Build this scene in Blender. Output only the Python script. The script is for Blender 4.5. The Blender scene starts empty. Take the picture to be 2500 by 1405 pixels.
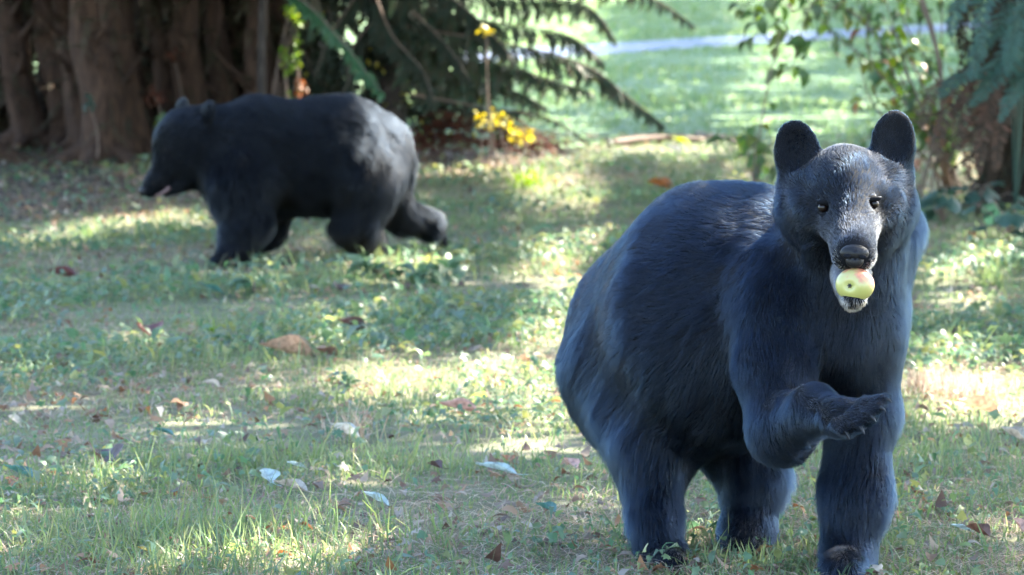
import bpy, math
import numpy as np
from mathutils import Vector, Matrix
rng = np.random.default_rng(7)
S = bpy.context.scene
COL = S.collection

# ------------------------------------------------------------------ camera
CAM_H, FPX, PITCH = 1.44, 9684.0, math.radians(5.08)
cam = bpy.data.cameras.new('camera')
cam.sensor_width = 36.0
cam.lens = FPX / 2500.0 * 36.0
cam.clip_start, cam.clip_end = 0.1, 3000.0
cam.dof.use_dof = True
cam.dof.focus_distance = 8.65
cam.dof.aperture_fstop = 7.1
camo = bpy.data.objects.new('camera', cam)
camo.location = (0, 0, CAM_H)
camo.rotation_euler = (math.radians(90) - PITCH, 0, 0)
COL.objects.link(camo)
S.camera = camo

# ------------------------------------------------------------------ light
SUN = np.array([0.60, 0.40, 0.69]); SUN /= np.linalg.norm(SUN)
w = bpy.data.worlds.new('World'); S.world = w; w.use_nodes = True
nt = w.node_tree
bg = nt.nodes['Background']
sky = nt.nodes.new('ShaderNodeTexSky'); sky.sky_type = 'NISHITA'
sky.sun_disc = False
sky.sun_elevation = math.asin(SUN[2]); sky.sun_rotation = math.atan2(SUN[0], SUN[1])
nt.links.new(sky.outputs[0], bg.inputs[0]); bg.inputs[1].default_value = 0.12
sl = bpy.data.lights.new('sun', 'SUN'); sl.energy = 5.0; sl.angle = math.radians(0.5); sl.color = (1, 0.93, 0.80)
so = bpy.data.objects.new('sun', sl); so.location = (10, 12, 14)
so.rotation_euler = Vector(SUN).to_track_quat('Z', 'Y').to_euler()
COL.objects.link(so)
S.view_settings.view_transform = 'Standard'; S.view_settings.look = 'None'
S.view_settings.exposure = 3.5; S.view_settings.gamma = 1.0
S.cycles.use_denoising = True
S.cycles.max_bounces = 8; S.cycles.transparent_max_bounces = 8
S.cycles.sample_clamp_indirect = 6.0

# ------------------------------------------------------------------ pixel <-> world
CP, SP = math.cos(PITCH), math.sin(PITCH)
def ray(px, py):
    a = (px - 1250.0) / FPX; b = (702.5 - py) / FPX
    d = np.array([a, CP + b * SP, -SP + b * CP])
    return d / d[1]
def P(px, py, Y):
    return ray(px, py) * Y + np.array([0, 0, CAM_H])
def G(px, py):                                    # point on the ground
    d = ray(px, py); return d * (-CAM_H / d[2]) + np.array([0, 0, CAM_H])
def px_of(p):                                     # world points -> photo pixels
    p = np.atleast_2d(p); q = p - np.array([0, 0, CAM_H])
    f = q[:, 1] * CP - q[:, 2] * SP; u = q[:, 1] * SP + q[:, 2] * CP
    f = np.maximum(f, 0.1)
    return 1250 + FPX * q[:, 0] / f, 702.5 - FPX * u / f
def spx(Y): return Y / FPX                        # metres per photo pixel at depth Y

def vnoise(p, f, seed=0):                         # cheap smooth noise, about -1..1
    r = np.random.default_rng(seed); out = np.zeros(len(p))
    for i in range(7):
        k = r.normal(size=p.shape[1]) * f; out += np.sin(p @ k + r.uniform(0, 6.28))
    return out / 2.6

# ------------------------------------------------------------------ helpers
def tag(o, label=None, cat=None, group=None, kind=None):
    if label: o['label'] = label
    if cat: o['category'] = cat
    if group: o['group'] = group
    if kind: o['kind'] = kind
    return o
def empty(name, loc, label=None, cat=None, group=None):
    o = bpy.data.objects.new(name, None); o.location = loc; o.empty_display_size = 0.1
    COL.objects.link(o); return tag(o, label, cat, group)

def mesh_np(name, v, tri=None, quad=None, mats=(), smooth=True, midx=None):
    me = bpy.data.meshes.new(name)
    v = np.asarray(v, np.float32)
    loops = []; tot = []
    if quad is not None and len(quad): loops.append(np.asarray(quad, np.int32).ravel()); tot.append(np.full(len(quad), 4, np.int32))
    if tri is not None and len(tri): loops.append(np.asarray(tri, np.int32).ravel()); tot.append(np.full(len(tri), 3, np.int32))
    loops = np.concatenate(loops); tot = np.concatenate(tot)
    me.vertices.add(len(v)); me.vertices.foreach_set('co', v.ravel())
    me.loops.add(len(loops)); me.loops.foreach_set('vertex_index', loops)
    me.polygons.add(len(tot))
    me.polygons.foreach_set('loop_start', np.concatenate([[0], np.cumsum(tot)[:-1]]).astype(np.int32))
    me.polygons.foreach_set('loop_total', tot)
    me.polygons.foreach_set('use_smooth', np.full(len(tot), smooth, bool))
    for m in mats: me.materials.append(m)
    if midx is not None: me.polygons.foreach_set('material_index', np.asarray(midx, np.int32))
    me.update(calc_edges=True)
    me.validate()
    return me
def link(name, me, parent=None, loc=None):
    o = bpy.data.objects.new(name, me); COL.objects.link(o)
    if parent is not None:
        o.parent = parent
        o.matrix_parent_inverse = Matrix.Translation(parent.location).inverted()
    if loc is not None: o.location = loc
    return o
class MB:
    def __init__(s): s.v = []; s.t = []; s.m = []; s.n = 0
    def add(s, v, t, m=0):
        v = np.asarray(v, float); t = np.asarray(t, int)
        s.v.append(v); s.t.append(t + s.n); s.m.append(np.full(len(t), m)); s.n += len(v); return s
    def build(s, name, mats, parent=None, smooth=True, origin=None):
        v = np.concatenate(s.v)
        me_loc = None
        if parent is None:
            o0 = np.array([v[:, 0].mean(), v[:, 1].mean(), v[:, 2].min()]) if origin is None else np.asarray(origin, float)
            v = v - o0; me_loc = o0
        me = mesh_np(name, v, tri=np.concatenate(s.t), mats=mats, smooth=smooth, midx=np.concatenate(s.m))
        return link(name, me, parent, me_loc)

def spline(pts, n):
    pts = np.asarray(pts, float); m = len(pts)
    t = np.linspace(0, m - 1, n); i = np.clip(t.astype(int), 0, m - 2); f = (t - i)[:, None]
    g = lambda k: pts[np.clip(k, 0, m - 1)]
    p0, p1, p2, p3 = g(i - 1), g(i), g(i + 1), g(i + 2)
    return 0.5 * (2 * p1 + (p2 - p0) * f + (2 * p0 - 5 * p1 + 4 * p2 - p3) * f**2 + (3 * p1 - p0 - 3 * p2 + p3) * f**3)
def tube(pts, rad, sides=7, wob=0.0, seed=0):
    pts = np.asarray(pts, float); n = len(pts); rad = np.broadcast_to(rad, (n,))
    tan = np.gradient(pts, axis=0); tan /= np.linalg.norm(tan, axis=1)[:, None] + 1e-9
    ref = np.array([0.31, 0.9, 0.2]); u = np.cross(tan, ref); u /= np.linalg.norm(u, axis=1)[:, None] + 1e-9
    w_ = np.cross(tan, u)
    a = np.arange(sides) / sides * 2 * np.pi
    r = rad[:, None] * np.ones(sides)
    if wob:
        rr = np.random.default_rng(seed); ph = rr.uniform(0, 6.28, 6)
        for k in range(2, 6): r = r * (1 + wob / k * np.sin(k * a[None] + ph[k] + np.linspace(0, 3 + k, n)[:, None]))
    v = pts[:, None] + r[..., None] * (np.cos(a)[None, :, None] * u[:, None] + np.sin(a)[None, :, None] * w_[:, None])
    v = v.reshape(-1, 3)
    i = np.arange(n - 1)[:, None] * sides; j = np.arange(sides)[None]; j2 = (j + 1) % sides
    q = np.stack([i + j, i + j2, i + sides + j2, i + sides + j], -1).reshape(-1, 4)
    t = np.concatenate([q[:, [0, 1, 2]], q[:, [0, 2, 3]]])
    c = len(v); v = np.vstack([v, pts[0], pts[-1]]); jj = np.arange(sides); e = (n - 1) * sides
    t = np.vstack([t, np.stack([np.full(sides, c), (jj + 1) % sides, jj], 1), np.stack([np.full(sides, c + 1), e + jj, e + (jj + 1) % sides], 1)])
    return v, t

def rotm(yaw, pitch, roll):                       # N x 3 x 3, Z yaw * X pitch * Y roll
    c, s = np.cos(yaw), np.sin(yaw); z, o = np.zeros_like(c), np.ones_like(c)
    Z = np.stack([np.stack([c, -s, z], -1), np.stack([s, c, z], -1), np.stack([z, z, o], -1)], -2)
    c, s = np.cos(pitch), np.sin(pitch)
    X = np.stack([np.stack([o, z, z], -1), np.stack([z, c, -s], -1), np.stack([z, s, c], -1)], -2)
    c, s = np.cos(roll), np.sin(roll)
    Yr = np.stack([np.stack([c, z, s], -1), np.stack([z, o, z], -1), np.stack([-s, z, c], -1)], -2)
    return Z @ X @ Yr
def scatter(tv, tt, pos, yaw, pitch, roll, sc):
    pos = np.asarray(pos, float); N = len(pos); V = len(tv)
    sc = np.asarray(sc, float)
    if sc.ndim == 1: sc = np.repeat(sc[:, None], 3, 1)
    loc = tv[None] * sc[:, None, :]
    v = np.einsum('nij,nvj->nvi', rotm(yaw, pitch, roll), loc) + pos[:, None]
    t = (tt[None] + (np.arange(N) * V)[:, None, None])
    return v.reshape(-1, 3), t.reshape(-1, 3)
def rnd(a, b, n): return rng.uniform(a, b, n)

# templates (leaf lies along +Y, unit length, normal +Z)
def leaf_tmpl(width=0.5, n=5, fold=0.12, curl=0.15, tip=1.0):
    t = np.linspace(0, 1, n); wd = width * 0.5 * np.sin(np.pi * np.clip(t, 0.0, 1) ** 0.75) ** tip
    wd[0] = 0.01; wd[-1] = 0.004
    z = curl * np.sin(np.pi * t) * 0.5 - curl * t**2
    v = []
    for i in range(n): v += [(-wd[i], t[i], z[i] + fold * wd[i] * 2), (0, t[i], z[i]), (wd[i], t[i], z[i] + fold * wd[i] * 2)]
    f = []
    for i in range(n - 1):
        for j in range(2):
            a = i * 3 + j; f += [(a, a + 1, a + 4), (a, a + 4, a + 3)]
    return np.array(v), np.array(f)
def lobed_tmpl(lobes=5, depth=0.35, curl=0.1, seed=0):
    r = np.random.default_rng(seed); n = lobes * 4
    a = np.linspace(-2.6, 2.6, n); rad = 0.5 * (1 - depth * (0.5 + 0.5 * np.cos(lobes * (a + 2.6) / 5.2 * 2 * np.pi)))
    rad *= 1 - 0.25 * np.abs(a) / 2.6
    x = rad * np.sin(a); y = 0.45 + rad * np.cos(a)
    z = -curl * (x**2 * 4 + (y - .5)**2 * 1.5) + r.normal(0, .02, n)
    v = np.vstack([[0, 0.4, 0.04], np.stack([x, y, z], 1), [0, 0, 0]])
    f = [(0, i + 1, i) for i in range(1, n)] + [(0, 1, n + 1), (0, n + 1, n)]
    return v, np.array(f)
def blade_tmpl(w=0.08, bend=0.4, n=4):
    t = np.linspace(0, 1, n); v = []
    ang = bend * t; y = np.cumsum(np.concatenate([[0], np.sin(ang[1:])])) / (n - 1); z = np.cumsum(np.concatenate([[0], np.cos(ang[1:])])) / (n - 1)
    for i in range(n - 1):
        ww = w * 0.5 * (1 - 0.55 * t[i] ** 1.5); v += [(-ww, y[i], z[i]), (ww, y[i], z[i])]
    v.append((0, y[-1], z[-1])); f = []
    for i in range(n - 2): a = 2 * i; f += [(a, a + 1, a + 3), (a, a + 3, a + 2)]
    a = 2 * (n - 2); f.append((a, a + 1, a + 2))
    return np.array(v), np.array(f)

# ------------------------------------------------------------------ materials
def newmat(name):
    m = bpy.data.materials.new(name); m.use_nodes = True; nt = m.node_tree; nt.nodes.clear()
    out = nt.nodes.new('ShaderNodeOutputMaterial'); return m, nt, out
def ramp(nt, cols, src, interp='LINEAR'):
    r = nt.nodes.new('ShaderNodeValToRGB'); e = r.color_ramp; e.interpolation = interp
    while len(e.elements) < len(cols): e.elements.new(0.5)
    for i, c in enumerate(cols):
        p = i / max(1, len(cols) - 1)
        if len(c) == 4: p = c[3]
        e.elements[i].position = p; e.elements[i].color = (*c[:3], 1)
    nt.links.new(src, r.inputs[0]); return r.outputs[0]
def noise(nt, scale, detail=4, rough=0.6, vec=None, kind='Object'):
    tc = nt.nodes.new('ShaderNodeTexCoord'); n = nt.nodes.new('ShaderNodeTexNoise')
    n.inputs['Scale'].default_value = scale; n.inputs['Detail'].default_value = detail; n.inputs['Roughness'].default_value = rough
    if vec is not None:
        mp = nt.nodes.new('ShaderNodeMapping'); mp.inputs['Scale'].default_value = vec
        nt.links.new(tc.outputs[kind], mp.inputs[0]); nt.links.new(mp.outputs[0], n.inputs['Vector'])
    else: nt.links.new(tc.outputs[kind], n.inputs['Vector'])
    return n.outputs['Fac']
def mat_leaf(name, cols, trans=0.45, rough=0.45, spec=0.4, mottle=0.0):
    m, nt, out = newmat(name)
    g = nt.nodes.new('ShaderNodeNewGeometry')
    c = ramp(nt, cols, g.outputs['Random Per Island'])
    if mottle:
        mx = nt.nodes.new('ShaderNodeMixRGB'); mx.blend_type = 'MULTIPLY'; mx.inputs[0].default_value = mottle
        nt.links.new(c, mx.inputs[1]); nt.links.new(ramp(nt, [(.25, .22, .2, .35), (1, 1, 1, .6)], noise(nt, 60, 4)), mx.inputs[2]); c = mx.outputs[0]
    p = nt.nodes.new('ShaderNodeBsdfPrincipled'); p.inputs['Roughness'].default_value = rough
    p.inputs['Specular IOR Level'].default_value = spec
    t = nt.nodes.new('ShaderNodeBsdfTranslucent'); mix = nt.nodes.new('ShaderNodeMixShader'); mix.inputs[0].default_value = trans
    hs = nt.nodes.new('ShaderNodeHueSaturation'); hs.inputs['Saturation'].default_value = 1.15; hs.inputs['Value'].default_value = 1.6
    hs.inputs['Hue'].default_value = 0.485
    nt.links.new(c, p.inputs['Base Color']); nt.links.new(c, hs.inputs['Color']); nt.links.new(hs.outputs[0], t.inputs[0])
    nt.links.new(p.outputs[0], mix.inputs[1]); nt.links.new(t.outputs[0], mix.inputs[2]); nt.links.new(mix.outputs[0], out.inputs[0])
    return m
def mat_noise(name, cols, scale=8, vec=None, rough=0.85, bump=0.5, spec=0.3, detail=6, bscale=None):
    m, nt, out = newmat(name)
    f = noise(nt, scale, detail, 0.65, vec)
    p = nt.nodes.new('ShaderNodeBsdfPrincipled'); p.inputs['Roughness'].default_value = rough; p.inputs['Specular IOR Level'].default_value = spec
    nt.links.new(ramp(nt, cols, f), p.inputs['Base Color'])
    if bump:
        b = nt.nodes.new('ShaderNodeBump'); b.inputs['Strength'].default_value = bump; b.inputs['Distance'].default_value = 0.02
        nt.links.new(noise(nt, bscale or scale * 3, 5, .7, vec), b.inputs['Height']); nt.links.new(b.outputs[0], p.inputs['Normal'])
    nt.links.new(p.outputs[0], out.inputs[0]); return m

M = {}
M['ground'] = mat_noise('soil_and_thatch', [(.055, .045, .03, .3), (.10, .11, .06, .48), (.15, .13, .085, .6), (.09, .13, .07, .75)], 3.0, rough=.95, bump=.6, bscale=40)
M['lawn'] = mat_noise('far_lawn', [(.085, .145, .065, .3), (.10, .16, .07, .55), (.135, .175, .08, .72)], 1.2, rough=.9, bump=.6, bscale=30)
M['road'] = mat_noise('pale_asphalt', [(.085, .11, .16, .3), (.11, .135, .19, .7)], 4, rough=.8, bump=.2)
M['grass'] = mat_leaf('grass_blades', [(.085, .14, .055), (.11, .16, .065), (.145, .175, .07), (.075, .135, .08), (.185, .185, .09)], .5, .45)
M['lawngrass'] = mat_leaf('lawn_blades', [(.095, .165, .07), (.11, .175, .075), (.13, .185, .08), (.155, .185, .085)], .45, .5)
M['straw'] = mat_leaf('dry_straw', [(.30, .24, .16), (.36, .30, .22), (.20, .14, .09), (.42, .36, .28), (.32, .19, .13), (.14, .10, .07)], .35, .6)
M['cover'] = mat_leaf('cover_leaves', [(.05, .105, .05), (.075, .14, .08), (.11, .16, .07), (.08, .125, .10), (.18, .19, .07), (.06, .11, .06)], .4, .45, .4)
M['litter'] = mat_leaf('leaf_litter', [(.10, .055, .03), (.16, .10, .06), (.06, .035, .025), (.24, .19, .14), (.20, .10, .04), (.30, .27, .22), (.10, .07, .05)], .3, .6)
M['bark'] = mat_noise('fibrous_bark', [(.020, .010, .006, .3), (.055, .029, .018, .5), (.12, .066, .038, .72)], 6, (9, 9, .8), .9, 1.0, bscale=14)
M['darkbark'] = mat_noise('dark_bark', [(.015, .011, .009, .3), (.04, .03, .024, .55), (.07, .055, .045, .75)], 8, (5, 5, 1), .95, 1.0)
M['twig'] = mat_noise('twig_bark', [(.09, .06, .045), (.17, .12, .095)], 20, None, .8, .3)
M['hedge'] = mat_leaf('hedge_sprays', [(.045, .038, .022), (.055, .046, .026), (.07, .042, .028), (.042, .048, .025)], .2, .6, .2)
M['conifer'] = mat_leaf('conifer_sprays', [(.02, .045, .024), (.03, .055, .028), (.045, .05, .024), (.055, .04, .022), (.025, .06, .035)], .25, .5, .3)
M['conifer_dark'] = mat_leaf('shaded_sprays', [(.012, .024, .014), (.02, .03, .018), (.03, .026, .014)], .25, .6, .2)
M['frond'] = mat_leaf('green_frond', [(.03, .08, .035), (.04, .10, .04)], .35, .5)
M['fern'] = mat_leaf('fern_green', [(.025, .06, .045), (.032, .07, .05), (.022, .05, .04)], .3, .45, .5)
M['deadfern'] = mat_leaf('dead_fern', [(.06, .04, .026), (.09, .055, .036), (.04, .03, .02), (.11, .06, .04)], .35, .7, .2)
M['brush'] = mat_leaf('dark_dead_brush', [(.02, .016, .010), (.03, .024, .014), (.04, .024, .016), (.022, .028, .016)], .2, .8, .1)
M['redbrush'] = mat_leaf('rusty_brush', [(.06, .022, .014), (.10, .035, .02), (.045, .018, .013), (.08, .03, .016)], .2, .8, .1)
M['yellow'] = mat_leaf('yellow_leaves', [(.26, .23, .03), (.32, .27, .035), (.20, .20, .04)], .45, .4)
M['shrub'] = mat_leaf('shrub_leaves', [(.05, .10, .03), (.07, .13, .04), (.05, .08, .045), (.12, .14, .03), (.05, .11, .05)], .45, .4)
M['unseen_canopy'] = mat_leaf('unseen_canopy_leaves', [(.10, .16, .08), (.12, .18, .09)], .5, .45)
M['lime'] = mat_leaf('lime_leaves', [(.14, .22, .03), (.10, .19, .03), (.2, .25, .04)], .5, .4)
LEAFCOL = {'pale': [(.30, .38, .37)], 'cream': [(.32, .29, .23)], 'white': [(.38, .38, .35)], 'tan': [(.30, .20, .13)], 'pink': [(.42, .26, .20)],
           'brown': [(.13, .075, .05)], 'dark': [(.07, .045, .04)], 'orange': [(.26, .11, .04)], 'teal': [(.06, .15, .13)], 'lime': [(.28, .36, .05)],
           'maroon': [(.10, .04, .035)], 'yellow': [(.55, .40, .06)]}
for k, c in LEAFCOL.items(): M['leaf_' + k] = mat_leaf('fallen_leaf_' + k, c * 2, .25, .5, .5, .7)

# ------------------------------------------------------------------ where sunlight reaches (gaps left in the unseen crowns added overhead)
LIT = [(390, 560, 150, 42, 1), (230, 570, 80, 38, .9), (505, 555, 40, 30, 1), (50, 600, 80, 30, .7), (330, 830, 80, 32, .8), (740, 800, 110, 50, .95), (960, 660, 140, 34, 1),
       (690, 600, 60, 38, .95), (820, 590, 40, 30, .6), (960, 930, 170, 45, .95), (1150, 930, 130, 48, .85), (1290, 1045, 90, 60, 1), (1360, 990, 70, 90, 1), (1285, 430, 70, 40, .7), (1210, 400, 50, 25, .6),
       (1230, 560, 70, 40, .5), (1490, 575, 70, 40, .7), (1620, 355, 200, 22, .8), (1650, 385, 60, 22, .9), (2350, 690, 130, 70, .85), (2420, 620, 90, 40, .6), (2330, 960, 140, 70, 1), (2450, 960, 120, 60, 1),
       (2300, 900, 70, 60, .9), (450, 1380, 110, 26, .8), (700, 1380, 130, 45, .75), (980, 1360, 200, 35, .8), (1060, 1300, 60, 40, .4), (50, 1270, 50, 22, .6), (1260, 830, 90, 40, .45), (1130, 700, 60, 30, .3),
       (900, 760, 80, 30, .35), (2060, 320, 200, 26, .4), (1900, 255, 330, 34, .30), (2030, 200, 190, 26, .3), (1640, 310, 200, 18, .25), (1500, 235, 160, 20, .2), (2400, 400, 110, 40, .8)]
ANCH = [(2056, 395, 8.74, .03), (2030, 430, 8.70, .02), (2075, 372, 8.76, .02), (1815, 575, 8.95, .02), (1795, 640, 8.95, .018), (2045, 455, 8.66, .016), (2098, 448, 8.66, .012),
        (955, 310, 17.6, .08), (985, 360, 17.6, .09), (1000, 420, 17.6, .07), (935, 275, 17.6, .05), (895, 258, 17.6, .02), (955, 385, 17.5, .05), (1008, 380, 17.6, .06),
        (72, 195, 26.6, .07), (66, 150, 26.6, .06), (58, 100, 26.6, .05), (84, 240, 26.6, .05), (145, 60, 26.6, .05), (148, 110, 26.6, .06), (154, 185, 26.6, .06), (135, 5, 26.6, .05), (740, 205, 24.5, .06), (710, 60, 24.5, .08), (712, 120, 24.5, .06),
        (1240, 300, 24.3, .12), (1200, 285, 24.3, .1), (1280, 330, 24.3, .1), (1170, 290, 24.3, .06), (2310, 350, 22., .04), (2350, 370, 22., .03), (2250, 220, 21, .08), (2280, 130, 21, .08), (1190, 72, 24, .05), (1860, 390, 20, .07), (1830, 20, 20, .06)]
ANCHP = np.array([P(a, b, c) for a, b, c, d in ANCH]); ANCHR = np.array([a[3] for a in ANCH])
def lit_at(gx, gy):
    g = np.stack([gx, gy, np.zeros_like(gx)], 1); px, py = px_of(g)
    wob = 18 * vnoise(g[:, :2], 4.0, 3); wob2 = 9 * vnoise(g[:, :2], 9.0, 5)
    L = np.zeros(len(gx))
    for cx, cy, rx, ry, s in LIT:
        d = np.sqrt(((px + wob - cx) / rx) ** 2 + ((py + wob2 - cy) / ry) ** 2)
        L = np.maximum(L, s * np.clip(1.7 - 1.1 * d, 0, 1))
    L = L * np.clip(1.15 + .9 * vnoise(g[:, :2] / np.maximum(1, g[:, 1:2] / 12), 10.0, 17), .15, 1)
    inframe = (py > -60)
    dap = np.clip((vnoise(g[:, :2] / np.maximum(1, g[:, 1:2] / 14), 14.0, 11) - .55) * 2.6, 0, 1) * np.where(py > 560, .9, .5)
    return np.where(inframe, np.maximum(L, dap), .05)
def clear_of_spots(pos, extra=0.05):              # False where a leaf would stand in the way of a sun spot
    keep = np.ones(len(pos), bool)
    for a, r in zip(ANCHP, ANCHR):
        q = pos - a; t = q @ SUN; d = np.linalg.norm(q - t[:, None] * SUN, axis=1)
        keep &= ~((t > 0.12) & (d < r + extra))
    return keep

# ------------------------------------------------------------------ setting: ground, lawn, drive
def sheet(name, x0, x1, y0, y1, nx, ny, z, amp, m, fine=4.0):
    x = np.linspace(x0, x1, nx); y = np.linspace(y0, y1, ny) if ny < 50 else np.geomspace(y0, y1, ny)
    X, Y = np.meshgrid(x, y); p = np.stack([X.ravel(), Y.ravel()], 1)
    zz = z + amp * (vnoise(p, fine, 1) * .5 + vnoise(p, fine * 3, 2) * .25)
    v = np.column_stack([p, zz]); i = np.arange(nx - 1)[None] + np.arange(ny - 1)[:, None] * nx; i = i.ravel()
    q = np.stack([i, i + 1, i + nx + 1, i + nx], 1)
    o = link(name, mesh_np(name, v, quad=q, mats=[m])); tag(o, kind='structure'); return o
sheet('ground', -400, 400, 2.0, 1500, 500, 300, -.012, .0, M['ground'])
def poly_sheet(name, pts, z, m):
    v = [(p[0], p[1], z) for p in pts]; me = bpy.data.meshes.new(name); me.from_pydata(v, [], [list(range(len(v)))]); me.materials.append(m)
    o = link(name, me); tag(o, kind='structure'); return o
e0, e1, e2 = G(1180, 372), G(1700, 345), G(2500, 372)
poly_sheet('lawn', [(-2.2, 29), e0[:2], e1[:2], e2[:2], (60, 26), (400, 60), (400, 1200), (-400, 1200), (-400, 60)], 0.0, M['lawn'])
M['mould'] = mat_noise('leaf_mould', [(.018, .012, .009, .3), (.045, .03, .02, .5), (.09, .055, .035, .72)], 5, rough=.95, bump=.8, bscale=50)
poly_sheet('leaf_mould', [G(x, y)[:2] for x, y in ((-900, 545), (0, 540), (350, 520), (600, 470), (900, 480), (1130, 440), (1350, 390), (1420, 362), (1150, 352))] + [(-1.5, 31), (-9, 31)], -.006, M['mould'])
n0, n1 = G(1330, 142)[:2], G(2320, 77)[:2]; dr = n1 - n0
w3 = np.array([0, 4.0])
poly_sheet('driveway', [n0 - dr * 1.2, n1 + dr * 3.0, n1 + dr * 3.0 + w3, n0 - dr * 1.2 + w3], 0.006, M['road'])

# ------------------------------------------------------------------ shade trees added out of view, crowns shaped to cast the wanted dapple
def unseen_canopy():
    res = []
    zones = ((40000, -3.6, 2.6, 6.0, 14.5, .09, .16, 7.0, 12.0), (46000, -5.2, 4.6, 14, 30, .15, .25, 7.5, 12.5), (44000, -1, 13, 28, 125, .40, .70, 9, 15))
    for cnt, xa, xb, ya, yb, smin, smax, t0, t1 in zones:
        g = np.column_stack([rnd(xa, xb, cnt), rnd(ya, yb, cnt)])
        if ya > 20: g[:, 0] += (g[:, 1] - 28) * .06
        keep = rng.random(len(g)) > np.clip(lit_at(g[:, 0], g[:, 1]) * 2.2 - .15, 0, 1)
        g = g[keep]; t = rnd(t0, t1, len(g)); p = np.column_stack([g, np.zeros(len(g))]) + t[:, None] * SUN
        s = rnd(smin, smax, len(g)); k = clear_of_spots(p, .9 * smax); res.append((p[k], s[k]))
    pos = np.concatenate([r[0] for r in res]); sc = np.concatenate([r[1] for r in res])
    trees = [((6.0, 11.5), 'unseen tree, crown shaped to dapple the grass around the near bear', .16), ((6.8, 19.5), 'unseen tree added right of the ferns to shade the far bear', .2),
             ((9.5, 30), 'unseen tree added at the right edge of the far lawn for its shade', .2), ((18, 44), 'unseen tree added to shade the lawn short of the driveway', .28), ((24, 64), 'unseen tree added beside the driveway far to the right for its shade', .3), ((14.5, 76), 'unseen tree added to shade the ground beyond the driveway', .3)]
    base = np.array([t[0] for t in trees]); own = np.argmin(((pos[:, None, :2] - (base + np.array([0, 0]))[None]) ** 2).sum(-1), 1)
    tv, tt = leaf_tmpl(.7, 4, .1, .1)
    for i, (b, lab, r) in enumerate(trees):
        mk = own == i
        if mk.sum() < 10: continue
        pp = pos[mk]; n = len(pp)
        root = empty('unseen_shade_tree', (b[0], b[1], 0), lab, 'tree', 'unseen trees added to shade the grass from the right')
        v, t = scatter(tv, tt, pp, rnd(0, 6.28, n), rnd(-.6, .6, n), rnd(-.6, .6, n), sc[mk])
        MB().add(v, t).build('crown', [M['unseen_canopy']], root)
        top = pp[:, 2].mean(); mb = MB()
        mb.add(*tube(spline([(b[0], b[1], -.1), (b[0] + .1, b[1], top * .5), (b[0] - .3, b[1] + .1, top)], 12), np.linspace(r, r * .45, 12), 10, .12, i))
        for q in range(14):
            e = pp[rng.integers(n)]; s0 = np.array([b[0], b[1], top * rng.uniform(.5, .9)])
            pts = spline([s0, (s0 + e) / 2 + [0, 0, .3], e], 7)
            if clear_of_spots(pts, .1).all(): mb.add(*tube(pts, np.linspace(.05, .012, 7), 5))
        mb.build('trunk', [M['bark']], root)  # trunk of an added unseen tree
unseen_canopy()

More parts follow.
